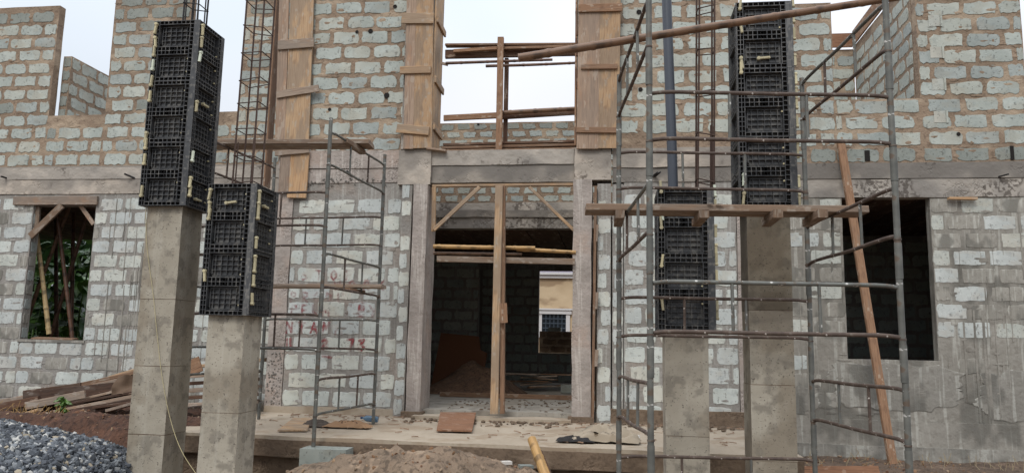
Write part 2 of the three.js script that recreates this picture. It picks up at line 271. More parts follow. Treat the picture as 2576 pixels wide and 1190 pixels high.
// sandcrete block faces: ragged outline with a worn edge, a few shapes shared by all
function blockShape(w, h, seed, rag = 1) {
  const g = mulberry(seed), j = (a, b) => a + (b - a) * g(), out = [], N = [6, 3, 6, 3];
  const cs = [[-w / 2, -h / 2], [w / 2, -h / 2], [w / 2, h / 2], [-w / 2, h / 2]];
  for (let s = 0; s < 4; s++) { const A = cs[s], B = cs[(s + 1) % 4]; for (let i = 0; i < N[s]; i++) { const t = (i + (i ? j(-0.25, 0.25) : 0)) / N[s], inx = i ? j(-0.006, 0.008 + 0.018 * rag) : j(0.006, 0.012 + 0.02 * rag); let x = A[0] + (B[0] - A[0]) * t, y = A[1] + (B[1] - A[1]) * t; x -= Math.sign(x) * (s % 2 || !i ? inx : 0); y -= Math.sign(y) * (s % 2 && i ? 0 : inx); out.push([x, y]); } }
  const n = out.length, p = [0, 0, 0.007], uv = [], ix = [], ou = j(0, 3), ov = j(0, 3); uv.push(ou, ov);
  const ring = (k, z) => out.forEach(([x, y]) => { p.push(x * k + (k > 1 ? Math.sign(x) * 0.004 : 0), y * k + (k > 1 ? Math.sign(y) * 0.004 : 0), z + (z > 0 ? j(-0.0015, 0.002) : 0)); uv.push(ou + x, ov + y); });
  ring(0.965, 0.006); ring(0.965, 0.006); ring(1.01, -0.008);
  for (let i = 0; i < n; i++) { const k = (i + 1) % n; ix.push(0, 1 + i, 1 + k, 1 + n + i, 1 + 2 * n + i, 1 + 2 * n + k, 1 + n + i, 1 + 2 * n + k, 1 + n + k); }
  return soup(p, uv, ix);
}
const BW = 0.43, BH = 0.2;
const blockFull = Array.from({ length: 16 }, (_, i) => blockShape(BW, BH, 900 + i)), blockHalf = Array.from({ length: 8 }, (_, i) => blockShape(0.2, BH, 950 + i)), neatFull = Array.from({ length: 16 }, (_, i) => blockShape(BW, BH, 1900 + i, 0.25)), neatHalf = Array.from({ length: 8 }, (_, i) => blockShape(0.2, BH, 1950 + i, 0.25));
// courses of blocks on a wall. The wall's own axis runs along (cos a, -sin a), its face looks along (sin a, cos a); rects are [s0, s1, y0, y1]
function layBlocks(root, a, ox, oz, rects, y0, ch, mats, o = {}) {
  const rp = root.position, ca = Math.cos(a), sa = Math.sin(a), pitch = o.pitch || 0.46, gap = o.gap || (o.neat ? 0.042 : 0.032), sy = (ch - (o.neat ? 0.04 : 0.034)) / BH, list = [];
  const rows = {};
  for (const [s0, s1, ya, yb] of rects) for (let i = Math.ceil((ya - y0) / ch - 0.35); y0 + (i + 1) * ch <= yb + 0.1 * ch; i++) {
    if (y0 + i * ch < ya - 0.1 * ch) continue;
    if (!(i in rows)) rows[i] = (((i % 2) + 2) % 2) * pitch / 2 + rr(-0.07, 0.07) + (o.shift || 0);
    for (let k = Math.floor((s0 - rows[i]) / pitch) - 1; rows[i] + k * pitch < s1; k++) {
      let c0 = Math.max(s0 + 0.004, rows[i] + k * pitch + gap / 2), c1 = Math.min(s1 - 0.004, rows[i] + (k + 1) * pitch - gap / 2);
      if (c1 - c0 < 0.07) continue;
      const w = c1 - c0, half = w < 0.3, y = y0 + (i + 0.5) * ch;
      if (o.skip && o.skip((c0 + c1) / 2, y)) continue;
      if (o.miss && rng() < o.miss) continue;
      list.push([(c0 + c1) / 2, y, w, half]);
    }
  }
  for (const [s, y, w, half] of list) {
    const m = o.matAt ? o.matAt(s, y) || pick(mats) : pick(mats), b = place(root, 'block', pick(half ? (o.neat ? neatHalf : blockHalf) : o.neat ? neatFull : blockFull), m);
    b.position.set(ox + s * ca - rp.x, y + rr(-0.006, 0.006) - rp.y, oz - s * sa - rp.z);
    b.rotation.set(0, a, rr(-0.012, 0.012)); b.scale.set(w / (half ? 0.2 : BW) * rr(0.97, 1), sy * rr(0.95, 1.02), o.proud || 1);
  }
}
// mortar squeezed out and smeared over the block edges
function smears(root, a, ox, oz, rects, n, m) {
  const gs = [], area = rects.map(([s0, s1, y0, y1]) => (s1 - s0) * (y1 - y0)), tot = area.reduce((p, q) => p + q, 0);
  rects.forEach(([s0, s1, y0, y1], k) => { for (let i = 0; i < n * area[k] / tot; i++) { const x = rr(s0 + 0.06, s1 - 0.06), y = rr(y0 + 0.05, y1 - 0.05), w = rr(0.03, 0.11), h = rr(0.012, 0.045), p = [x, y, 0.0125], uv = [x, y], ix = [], c = 9; for (let q = 0; q < c; q++) { const t = q / c * 6.2832, r = rr(0.6, 1.25); p.push(x + Math.cos(t) * w * r, y + Math.sin(t) * h * r, 0.0035); uv.push(p[p.length - 3], p[p.length - 2]); ix.push(0, 1 + q, 1 + (q + 1) % c); } gs.push(soup(p, uv, ix)); } });
  part(root, 'mortar_smears', merge(gs).rotateY(a).translate(ox, 0, oz), m).userData.kind = 'stuff';
}
// the wall behind them: bed and perpend mortar flush round the blocks
function coreGeo(a, ox, oz, rects, th) { return merge(rects.map(([s0, s1, y0, y1]) => rough(s0, s1, y0, y1, -th, -0.001, 0.085, 0.0052, 407))).rotateY(a).translate(ox, 0, oz); }

// ---------------------------------------------------------------- setting: ground, porch slab, floors
const ZL = -12, ZC = -10.85, ZR = -11.45;
const bell = (x, z, cx, cz, sx, sz) => Math.exp(-Math.pow((x - cx) / sx, 2) - Math.pow((z - cz) / sz, 2));
const n2 = (x, z, f, s) => fbm((((x * f) / 16) % 1 + 1) % 1, (((z * f) / 16) % 1 + 1) % 1, 16, 16, 3, s) - 0.5;
function H(x, z) {
  let h = 0.02 + 0.06 * n2(x, z, 1.5, 301);
  const left = sst(-4.0, -5.0, x);
  h += left * (0.6 * sst(-8.0, -9.0, z) - 0.16 * sst(-9.2, -10.0, z)) * (1 - sst(-20, -30, z));
  h += 0.47 * bell(x, z, -1.75, -7.7, 1.05, 0.7) + 0.25 * bell(x, z, -2.9, -7.6, 0.8, 0.5) + 0.2 * bell(x, z, 0.2, -7.9, 1.6, 0.4);
  h += 0.16 * sst(1.6, 2.6, x) * sst(-8.5, -10.5, z) * (1 - sst(-18, -24, z));
  h += 0.15 * n2(x, z, 6, 311) * (0.35 + left + bell(x, z, -1.8, -7.7, 1.6, 1.2)) + 0.025 * n2(x, z, 22, 317);
  return h;
}
{
  const axis = (lo, hi, fine, far) => { const a = []; for (let v = lo; v <= hi + 1e-6; v += fine) a.push(v); let s = fine; for (let v = lo; v > -far;) { s *= 1.45; v -= s; a.unshift(Math.max(v, -far)); } s = fine; for (let v = hi; v < far;) { s *= 1.45; v += s; a.push(Math.min(v, far)); } return a; };
  const xs = axis(-9, 7, 0.055, 1500), zs = axis(-12.4, -3, 0.055, 1500), p = [], uv = [], col = [], ix = [], nx = xs.length;
  for (const z of zs) for (const x of xs) {
    p.push(x, H(x, z), z); uv.push(x, z);
    const red = sst(-3.9, -5.2, x + 1.4 * n2(x, z, 3, 331)) * sst(-6.9, -7.9, z), s = n2(x, z, 2.2, 341) + 0.5;
    let c = mix3([0.26, 0.19, 0.135], [0.36, 0.275, 0.2], s); c = mix3(c, [0.118, 0.058, 0.036], red); if (x > 1.7) c = mix3(c, [0.15, 0.105, 0.078], sst(1.7, 2.4, x) * 0.8);
    col.push(...c);
  }
  for (let j = 0; j < zs.length - 1; j++) for (let i = 0; i < nx - 1; i++) { const a = j * nx + i, b = a + 1, c = a + nx, d = c + 1; ix.push(a, c, d, a, d, b); }
  const g = soup(p, uv, ix); g.setAttribute('color', new THREE.Float32BufferAttribute(col, 3)); structure('ground', g, M.soil);
}
{ // porch slab: screeded top, cut front edge, rubble footing under it
  const slant = (q) => { const a = q.attributes.position; for (let i = 0; i < a.count; i++) a.setZ(i, a.getZ(i) + sst(-10.5, -8.4, a.getZ(i)) * 0.03 * (a.getX(i) + 2.2)); q.computeVertexNormals(); return q; };
  const g = structure('porch_slab', slant(rough(-5.05, 1.85, 0.36, 0.58, -10.83, -8.16, 0.11, 0.012, 401)), M.porch);
  const f = place(g, 'footing', slant(rough(-5.0, 1.8, -0.2, 0.35, -10.8, -8.23, 0.1, 0.03, 403)), M.riser);
  place(g, 'edge_screed', slant(rough(-5.055, 1.855, 0.37, 0.545, -8.16, -8.135, 0.1, 0.008, 405)), M.riser);
  const st = structure('door_step', rough(-2.72, -0.55, 0.5, 0.63, -10.85, -10.5, 0.08, 0.012, 407), M.porch);
  structure('hall_floor', box(-5.4, 1.9, 0.3, 0.69, -20.5, -10.86), M.floor);
  structure('room_floor', box(-15, -5.42, 0.2, 0.5, -17.3, -12.16), M.riser);
  structure('side_room_floor', box(1.92, 8, 0.2, 0.55, -15.7, -11.61), M.riser);
}

// ---------------------------------------------------------------- block walls
const brickWall = (label, pos) => thing('block_wall', label, 'wall', pos, 'sandcrete block walls of the unfinished house');
{ // wing set back behind the two tall formwork columns
  const w = brickWall('long grey block wall with bamboo-propped window beside the gravel heap', [-9, 0.2, ZL]);
  const lower = [[-14.5, -9.97, 0.2, 4.04], [-8.8, -5.2, 0.2, 4.04], [-9.97, -8.8, 0.2, 1.53], [-9.97, -8.8, 3.84, 4.04]];
  const upper = [[-14.5, -9.88, 4.53, 7.5], [-9.88, -8.8, 4.53, 5.45], [-8.8, -7.34, 4.53, 8.2], [-7.34, -6.34, 4.53, 5.46], [-6.34, -5.2, 4.53, 8.2]];
  part(w, 'mortar', coreGeo(0, 0, ZL, lower, 0.18), M.mortarG);
  part(w, 'mortar', coreGeo(0, 0, ZL, upper, 0.15), M.mortar);
  part(w, 'ring_beam', rough(-14.5, -5.2, 4.04, 4.53, ZL - 0.2, ZL + 0.015, 0.12, 0.008, 411), M.beamPale);
  part(w, 'beam_cap', rough(-14.5, -5.2, 4.3, 4.5, ZL, ZL + 0.024, 0.1, 0.008, 413), M.beam);
  layBlocks(w, 0, 0, ZL, lower, 0.79, 0.2455, M.blockPale, { neat: true, matAt: () => (rng() < 0.25 ? M.blockSlurry[0] : null) });
  layBlocks(w, 0, 0, ZL, upper, 4.53, 0.24, M.block, { matAt: (s, y) => ((y > 5.2 && y < 5.46 && ((s > -9.9 && s < -8.7) || (s > -7.4 && s < -6.3))) || y > 7.25 ? pick(M.blockNew) : rng() < 0.1 ? pick(M.blockNew) : null) });
  smears(w, 0, 0, ZL, upper, 170, M.mortar); smears(w, 0, 0, ZL, lower, 110, M.mortarG);
  // reveals of the window show their own cut blocks
  for (let i = 0; i < 10; i++) { const b = place(w, 'block', pick(blockHalf), i % 2 ? M.blockSlurry[2] : M.block[3]); b.position.set(-9.965 + 9, 0.79 + (i + 3.5) * 0.2455 - 0.2, -0.09); b.rotation.y = Math.PI / 2; b.scale.set(0.72, 0.9, 1); }
  part(w, 'sill', rough(-10.0, -8.77, 1.5, 1.545, ZL - 0.2, ZL + 0.02, 0.08, 0.006, 417), M.slurry);
  // cement runs below the beam
  const dr = []; for (let i = 0; i < 70; i++) { const x = rr(-8.6, -6.6), y1 = rr(1.2, 4.0), l = rr(0.2, 1.4), k = rr(0.004, 0.02); if (y1 - l < 0.6) continue; dr.push(box(x, x + k, y1 - l, y1, ZL + 0.002, ZL + 0.0085 + rng() * 0.003)); }
  part(w, 'cement_runs', merge(dr), M.slurry).userData.kind = 'stuff';
}
{ // cross wall seen through the gap in that wing
  const w = brickWall('short stub of bare block cross wall standing in the gap between two tall piers', [-9.78, 4.6, -13.4]);
  part(w, 'mortar', coreGeo(Math.PI / 2, -9.7, 0, [[12.2, 15, 4.6, 6.62]], 0.16), M.mortar);
  layBlocks(w, Math.PI / 2, -9.7, 0, [[12.2, 15, 4.6, 6.62]], 4.46, 0.24, [M.block[0], M.block[2], M.block[4]]);
  for (let i = 0; i < 9; i++) { const b = place(w, 'block', blockHalf[i % 8], M.blockNew[i % 2]); b.position.set(0, 4.46 + (i + 0.5) * 0.24 - 4.6, 1.21 - 0.005); b.scale.set(0.72, 0.95, 1); }
}
{ // main front, door side with the red lettering
  const w = brickWall('block wall with faded red painted lettering beside the doorway', [-3.9, 0.5, ZC]);
  const lower = [[-4.74, -3.07, 0.5, 3.95]], upper = [[-4.9, -3.0, 4.44, 7.4]];
  part(w, 'mortar', coreGeo(0, 0, ZC, lower, 0.2), M.mortarG);
  part(w, 'mortar', coreGeo(0, 0, ZC, upper, 0.2), M.mortar);
  part(w, 'footing', rough(-4.98, -3.0, 0.5, 0.68, ZC, ZC + 0.05, 0.07, 0.014, 421), M.porch);
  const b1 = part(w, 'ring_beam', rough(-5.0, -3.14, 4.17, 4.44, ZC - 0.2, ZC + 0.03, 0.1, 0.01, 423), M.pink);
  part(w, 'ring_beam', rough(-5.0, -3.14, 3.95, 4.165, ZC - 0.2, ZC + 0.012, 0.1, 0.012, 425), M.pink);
  layBlocks(w, 0, 0, ZC, lower, 0.67, 0.2545, M.blockPale, { neat: true, shift: 0.12 });
  layBlocks(w, 0, 0, ZC, upper, 4.42, 0.24, M.block, { shift: 0.05, miss: 0.02 });
  smears(w, 0, 0, ZC, upper, 80, M.mortar); smears(w, 0, 0, ZC, lower, 40, M.mortarG);
  part(w, 'corner_column', rough(-5.0, -4.745, 0.5, 3.95, ZC - 0.25, ZC + 0.02, 0.09, 0.012, 427), M.pink);
  // pebbles laid bare along the foot of the corner column and under the beam
  const st = []; for (let i = 0; i < 130; i++) { const low = i < 75, x = low ? rr(-4.98, -4.76) : rr(-4.7, -3.2), y = low ? rr(0.7, 1.45) : 3.96 + rr(-0.05, 0.06), g = new THREE.IcosahedronGeometry(rr(0.007, 0.02), 0); g.scale(1.2, 0.8, 0.7); g.rotateZ(rr(0, 3)); g.translate(x, y, ZC + 0.018); st.push(g); }
  part(w, 'exposed_aggregate', merge(st), M.beam).userData.kind = 'stuff';
  // holes where scaffold pegs were pulled out
  for (const [x, y, r] of [[993, 16, 6], [897, 80, 5], [931, 78, 7], [972, 240, 8], [828, 275, 5]]) { const c = P(x, y, ZC + 0.0145); const g = new THREE.CircleGeometry(wpx(r, ZC), 7); g.rotateZ(rr(0, 2)); g.translate(c.x, c.y, c.z); part(w, 'peg_hole', g, M.dark); }
  // conduit stub
  part(w, 'conduit_stub', pipe([P(880, 440, ZC - 0.02), P(872, 430, ZC + 0.13)], 0.014, 8), M.rebarDark);
}
{ // main front, scaffold side
  const w = brickWall('block wall behind the tall pipe scaffold, peg holes left open', [0.9, 0.5, ZC]);
  const lower = [[0.16, 1.7, 0.5, 3.93]], upper = [[0.06, 1.8, 4.42, 7.4]];
  part(w, 'mortar', coreGeo(0, 0, ZC, lower, 0.2), M.mortarG);
  part(w, 'mortar', coreGeo(0, 0, ZC, upper, 0.2), M.mortar);
  part(w, 'footing', rough(-0.05, 1.85, 0.5, 0.78, ZC, ZC + 0.06, 0.07, 0.016, 431), M.riser);
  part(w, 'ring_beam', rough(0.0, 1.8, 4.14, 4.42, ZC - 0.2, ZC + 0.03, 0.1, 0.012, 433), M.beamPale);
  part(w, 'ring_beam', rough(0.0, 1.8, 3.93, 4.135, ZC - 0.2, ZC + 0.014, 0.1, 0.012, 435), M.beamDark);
  layBlocks(w, 0, 0, ZC, lower, 0.585, 0.2655, M.blockPale, { neat: true, shift: 0.2 });
  layBlocks(w, 0, 0, ZC, upper, 4.37, 0.245, [M.block[0], M.block[2], M.block[4]], { shift: 0.1, gap: 0.05 });
  smears(w, 0, 0, ZC, upper, 80, M.mortar); smears(w, 0, 0, ZC, lower, 30, M.mortarG);
  part(w, 'corner_column', rough(1.705, 1.86, 0.5, 3.93, ZC - 0.25, ZC + 0.02, 0.08, 0.012, 437), M.pink);
  for (const [x, y, r] of [[1608, 30, 7], [1612, 225, 6], [1588, 224, 3]]) { const c = P(x, y, ZC + 0.0145); const g = new THREE.CircleGeometry(wpx(r, ZC), 7); g.translate(c.x, c.y, c.z); part(w, 'peg_hole', g, M.dark); }
  part(w, 'conduit_stub', merge([pipe([P(1640, 445, ZC - 0.02), P(1655, 434, ZC + 0.16)], 0.013, 8), pipe([P(1646, 446, ZC - 0.02), P(1662, 433, ZC + 0.17)], 0.013, 8)]), M.rebarDark);
}
// narrow piers of cut blocks either side of the doorway
function pier(label, x0, x1, y0, y1, z, seed) {
  const w = thing('block_pier', label, 'pier', [(x0 + x1) / 2, y0, z], 'block piers beside the doorway');
  part(w, 'mortar', box(x0, x1, y0, y1, z - 0.3, z), M.mortarG);
  layBlocks(w, 0, 0, z, [[x0, x1, y0 + 0.05, y1]], y0 + 0.06, 0.2575, M.blockPale, { neat: true, pitch: 0.3, shift: seed });
  return w;
}
pier('narrow pier of cut blocks next to the red-lettered wall', -3.065, -2.905, 0.53, 3.93, ZC + 0.06, 0.02);
pier('narrow pier of cut blocks between the doorway and the tall scaffold', -0.21, -0.02, 0.53, 3.9, ZC + 0.06, 0.04);
pier('rough block strip behind the scaffold legs beside the doorway', 0.0, 0.15, 0.53, 3.9, ZC + 0.015, 0.1);
{ // wing at the far side with the dark window
  const w = brickWall('grey block wall smeared with cement round the dark empty window', [4.5, 0, ZR]);
  const lower = [[1.88, 3.28, 0, 3.81], [4.48, 8.6, 0, 3.81], [3.28, 4.48, 0, 1.51]];
  const upper = [[1.88, 3.24, 4.31, 6.78], [3.24, 4.43, 4.31, 5.27], [4.43, 5.87, 4.31, 7.6], [5.87, 8.6, 4.31, 5.27]];
  part(w, 'render', coreGeo(0, 0, ZR, lower, 0.16), M.slurry);
  part(w, 'mortar', coreGeo(0, 0, ZR, upper, 0.15), M.mortar);
  part(w, 'ring_beam', rough(1.88, 8.6, 4.08, 4.31, ZR - 0.17, ZR + 0.03, 0.12, 0.008, 441), M.beamDark);
  part(w, 'ring_beam', rough(1.88, 8.6, 3.81, 4.075, ZR - 0.17, ZR + 0.018, 0.12, 0.012, 443), M.beam);
  layBlocks(w, 0, 0, ZR, lower, 0.065, 0.25, [...M.blockSlurry, M.blockSlurry[0], M.blockPale[1]], { neat: true, shift: 0.1, pitch: 0.48, proud: 0.8, miss: 0.04, skip: (s, y) => (s > 3.0 && s < 4.9 && y < 1.5) || y < 0.7 || (y < 1.7 && rng() < 0.45) });
  layBlocks(w, 0, 0, ZR, upper, 4.31, 0.2425, M.block, { shift: 0.3, pitch: 0.5, matAt: (s, y) => (y < 4.56 ? pick(M.blockNew) : rng() < 0.25 ? M.block[3] : null) });
  for (const [cx, cy, rx, ry] of [[3.9, 1.14, 0.85, 0.3], [5.45, 1.05, 0.5, 0.3], [6.6, 1.9, 0.32, 0.6], [2.45, 0.95, 0.4, 0.18]]) { const q = []; for (let i = 0; i < 90; i++) { const t = i / 90 * 6.2832, k = Math.pow(Math.pow(Math.abs(Math.cos(t)), 5) + Math.pow(Math.abs(Math.sin(t)), 5), -0.2) * (0.72 + 0.56 * fbm(i / 90, cx * 0.13, 22, 3, 3, 446)); q.push(new THREE.Vector2(cx + Math.cos(t) * rx * k, cy + Math.sin(t) * ry * k)); } const g = new THREE.ExtrudeGeometry(new THREE.Shape(q), { depth: 0.004, bevelEnabled: true, bevelSize: 0.012, bevelThickness: 0.0035, bevelSegments: 1 }); g.translate(0, 0, ZR); part(w, 'render_patch', g, M.slurryDark); }
  part(w, 'plinth', rough(1.88, 8.6, 0, 0.68, ZR, ZR + 0.03, 0.1, 0.01, 447), M.slurry);
  part(w, 'plinth_foot', rough(1.88, 8.6, 0, 0.34, ZR + 0.03, ZR + 0.05, 0.1, 0.012, 449), M.slurryDark);
  smears(w, 0, 0, ZR, upper, 130, M.mortar); smears(w, 0, 0, ZR, lower, 160, M.slurry);
  // toothed chase in the tall pier
  for (let i = 0; i < 6; i++) { const y = 4.98 + i * 0.485; part(w, 'chase', box(4.6, 4.76, y - 0.08, y + 0.09, ZR + 0.009, ZR + 0.011), M.blockSlurry[1]); part(w, 'chase_lip', box(4.763, 4.79, y - 0.09, y + 0.1, ZR, ZR + 0.02), M.block[2]); }
  for (const [x, y, ww, h] of [[2183, 392, 12, 26], [2548, 385, 8, 34]]) { const c = P(x, y, ZR); part(w, 'weep_gap', box(c.x - wpx(ww, ZR) / 2, c.x + wpx(ww, ZR) / 2, c.y - wpx(h, ZR) / 2, c.y + wpx(h, ZR) / 2, ZR, ZR + 0.0165), M.dark); }
  { const c = P(2414, 337, ZR + 0.0145), g = new THREE.CircleGeometry(0.03, 7); g.translate(c.x, c.y, c.z); part(w, 'peg_hole', g, M.dark); }
  part(w, 'conduit_stub', pipe([P(2510, 446, ZR), P(2540, 438, ZR + 0.16)], 0.012, 8), M.rebarDark);
  const dr = []; for (let i = 0; i < 80; i++) { const x = i < 26 ? rr(1.95, 3.25) : rr(4.5, 7.2), y1 = rr(0.9, 3.8), l = rr(0.2, 1.6), k = rr(0.005, 0.035); if (y1 - l < 0.45) continue; dr.push(box(x, x + k, y1 - l, y1, ZR + 0.001, ZR + 0.005 + rng() * 0.004)); }
  part(w, 'cement_runs', merge(dr), M.slurry).userData.kind = 'stuff';
}
{ // walls of the room seen over that wing
  const w = brickWall('block side wall in shade running back from the tall pier, timber along its top', [4.5, 3.9, -13]);
  part(w, 'mortar', coreGeo(-Math.PI / 2, 4.43, 0, [[-14.3, -11.62, 3.9, 7.2]], 0.15), M.mortar);
  layBlocks(w, -Math.PI / 2, 4.43, 0, [[-14.3, -11.62, 3.9, 7.2]], 3.9, 0.2425, M.block, {});
  const b = brickWall('dim block wall closing the back of the roofless upper room', [3.2, 3.9, -14.3]);
  part(b, 'mortar', coreGeo(0, 0, -14.31, [[1.9, 4.42, 3.9, 7.15]], 0.15), M.mortar);
  layBlocks(b, 0, 0, -14.31, [[1.9, 4.42, 3.9, 7.15]], 3.9, 0.2425, M.block, {});
  const f = thing('beam_shutter', 'pair of brown timber shutter boards laid along the top of the shaded side wall', 'formwork', [4.4, 7.2, -13.3]);
  part(f, 'board', board(V(4.41, 7.37, -11.62), V(4.41, 7.34, -14.26), 0.28, 0.03, V(-1, 0, 0)), M.wMid[1]);
  part(f, 'board', board(V(1.95, 7.31, -14.27), V(4.39, 7.31, -14.27), 0.27, 0.03), M.wRed[0]);
}

// ---------------------------------------------------------------- doorway: columns, header beam, recessed wall
function doorColumn(label, x0, x1, hx0, hx1, seed, y1) {
  const c = thing('door_column', label, 'column', [(x0 + x1) / 2, 0.5, ZC], 'concrete columns of the doorway');
  part(c, 'shaft', rough(x0, x1, 0.5, y1, ZC - 0.42, ZC + 0.14, 0.08, 0.012, seed), M.pink);
  part(c, 'base', rough(x0 - 0.05, x1 + 0.04, 0.5, 0.66, ZC - 0.3, ZC + 0.19, 0.07, 0.02, seed + 1), M.riser);
  part(c, 'head', rough(hx0, hx1, y1 + 0.003, 4.43, ZC - 0.35, ZC + 0.07, 0.08, 0.012, seed + 2), M.beamPale);
  return c;
}
doorColumn('pinkish concrete door column with dark split down its outer side', -2.865, -2.66, -3.13, -2.64, 451, 3.9);
doorColumn('concrete door column with dark timber strip nailed to its scaffold side', -0.55, -0.29, -0.54, -0.02, 461, 3.95);
{
  const s = thing('nailed_batten', 'split timber strip standing against the door column', 'batten', V(-0.26, 0.6, ZC + 0.1));
  part(s, 'strip', board(P(1499, 470, ZC + 0.12), P(1491, 1075, ZC + 0.12), 0.035, 0.1), M.wMid[2]);
  for (const y of [565, 735, 880]) part(s, 'cleat', pxBoard(1502, y, 1499, y + 42, ZC + 0.165, 0.05, 0.03), M.wGrey[1]);
  const b = thing('header_beam', 'wide rough concrete beam spanning over the doorway', 'beam', [-1.58, 3.94, ZC]);
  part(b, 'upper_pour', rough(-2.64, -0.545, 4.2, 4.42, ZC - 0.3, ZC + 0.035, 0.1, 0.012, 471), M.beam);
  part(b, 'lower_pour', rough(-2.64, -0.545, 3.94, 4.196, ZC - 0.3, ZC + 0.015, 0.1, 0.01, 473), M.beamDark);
  // recessed wall of smaller blocks, its beam and the dark room behind
  const r = brickWall('recessed wall of small blocks over the dark inner opening', [-1.6, 3.72, -13.8]);
  part(r, 'mortar', coreGeo(0, 0, -13.8, [[-3.4, 0.2, 4.2, 5.72]], 0.15), M.mortar);
  part(r, 'lintel_beam', rough(-3.4, 0.2, 3.72, 4.195, -14, -13.77, 0.1, 0.012, 475), M.beam);
  part(r, 'lintel_band', rough(-3.4, 0.2, 3.92, 4.05, -13.77, -13.74, 0.1, 0.01, 477), M.beamDark);
  layBlocks(r, 0, 0, -13.8, [[-3.4, 0.2, 4.2, 5.72]], 4.2, 0.152, M.block, { pitch: 0.31, gap: 0.045, matAt: (s, y) => (y > 5.55 ? M.blockNew[0] : null) });
  { const c = P(1203, 313, -13.79), g = new THREE.CircleGeometry(0.025, 7); g.translate(c.x, c.y, c.z + 0.002); part(r, 'peg_hole', g, M.dark); }
}
// house interior: partitions and the decks over the rooms
function plain(label, x0, x1, y0, y1, z0, z1, m = M.mortarG) { const c = thing('partition_wall', label, 'wall', [(x0 + x1) / 2, y0, (z0 + z1) / 2], 'inner walls of the house'); part(c, 'mortar', box(x0, x1, y0, y1, z0, z1), m); return c; }
plain('inner side wall of the entrance pocket by the red-lettered wall', -3.62, -3.43, 0.69, 3.93, -13.79, -11.06, M.mortar);
plain('inner side wall of the entrance pocket on the scaffold side', -0.24, -0.03, 0.69, 3.93, -13.79, -11.29, M.mortar);
plain('wall stub closing the hall beside the entrance pocket', -5.4, -3.41, 0.69, 4.2, -14, -13.8);
plain('wall stub closing the hall behind the tall scaffold', 0.21, 1.88, 0.69, 4.2, -14, -13.8);
plain('hall wall shared with the bamboo-propped room', -5.41, -5.22, 0.5, 4.1, -20.5, -12.21);
plain('hall wall shared with the dark window room', 1.89, 2.05, 0.5, 4.0, -20.5, -11.64);
{
  const l = plain('dark block partition standing inside the hall beside the plywood sheet', -5.2, -3.05, 0.69, 3.72, -17.65, -17.5);
  layBlocks(l, 0, 0, -17.5, [[-5.2, -3.05, 0.69, 3.75]], 0.69, 0.243, M.block);
  const o0 = P(1357, 683, -20), o1 = P(1460, 890, -20);
  const b = plain('dark back wall of the hall with the bright opening towards the neighbour house', -5.2, o0.x, 0.69, 3.95, -20.15, -20);
  part(b, 'mortar', merge([box(o0.x, 1.88, 0.69, o1.y, -20.15, -20), box(o0.x, 1.88, o0.y + 0.02, 3.95, -20.15, -20), box(o1.x, 1.88, o1.y, o0.y + 0.02, -20.15, -20)]), M.mortarG);
  layBlocks(b, 0, 0, -20, [[-3.4, o0.x, 0.69, 3.75], [o0.x, 1.6, 0.69, o1.y]], 0.69, 0.243, M.block);
  const n = brickWall('low brown block infill under the bright opening, one loose block on top', V((o0.x + o1.x) / 2, o1.y, -20.3));
  part(n, 'mortar', box(o0.x, o1.x, o1.y, o1.y + 0.56, -20.45, -20.3), M.mortar);
  layBlocks(n, 0, 0, -20.3, [[o0.x, o1.x, o1.y, o1.y + 0.6]], o1.y, 0.19, [M.blockBrown], { pitch: 0.42 });
  const t0 = P(1379, 824, -20.3), t1 = P(1411, 838, -20.3); part(n, 'loose_block', rough(t0.x, t1.x, t1.y, t0.y, -20.46, -20.31, 0.08, 0.006, 481), M.blockNew[0]);
}
{ const b = plain('block wall dimly seen inside the dark empty window', 2.06, 8, 0.5, 4.05, -15.75, -15.6); layBlocks(b, 0, 0, -15.6, [[3.4, 7.4, 0.5, 3.8]], 0.5, 0.25, M.block); plain('end wall of the dark window room', 7.85, 8, 0.5, 4.05, -15.59, -11.62); }
plain('end wall of the bamboo-propped room', -14.5, -14.35, 0.3, 3.9, -17.3, -12.2);
{
  const deck = (label, x0, x1, y, z0, z1) => { const d = thing('floor_deck', label, 'deck', [(x0 + x1) / 2, y, (z0 + z1) / 2], 'decks over the rooms'); part(d, 'slab', box(x0, x1, y + 0.045, y + 0.17, z0, z1), M.beamDark); for (let x = x0, i = 0; x < x1 - 0.05; x += 0.6, i++) part(d, 'shutter_board', board(V(Math.min(x + 0.3, x1 - 0.1), y + 0.02, z0 + 0.02), V(Math.min(x + 0.3, x1 - 0.1), y + 0.02, z1 - 0.02), 0.58, 0.03, V(0, 1, 0)), M.wDark[i % 3]); };
  deck('shuttered deck over the bamboo-propped room', -14.5, -5.45, 3.96, -17.3, -12.22);
  deck('deck over the dark hall behind the doorway', -5.2, 1.87, 3.72, -19.98, -14.02);
  deck('deck over the room behind the dark empty window', 2.07, 7.84, 3.84, -15.59, -11.64);
}

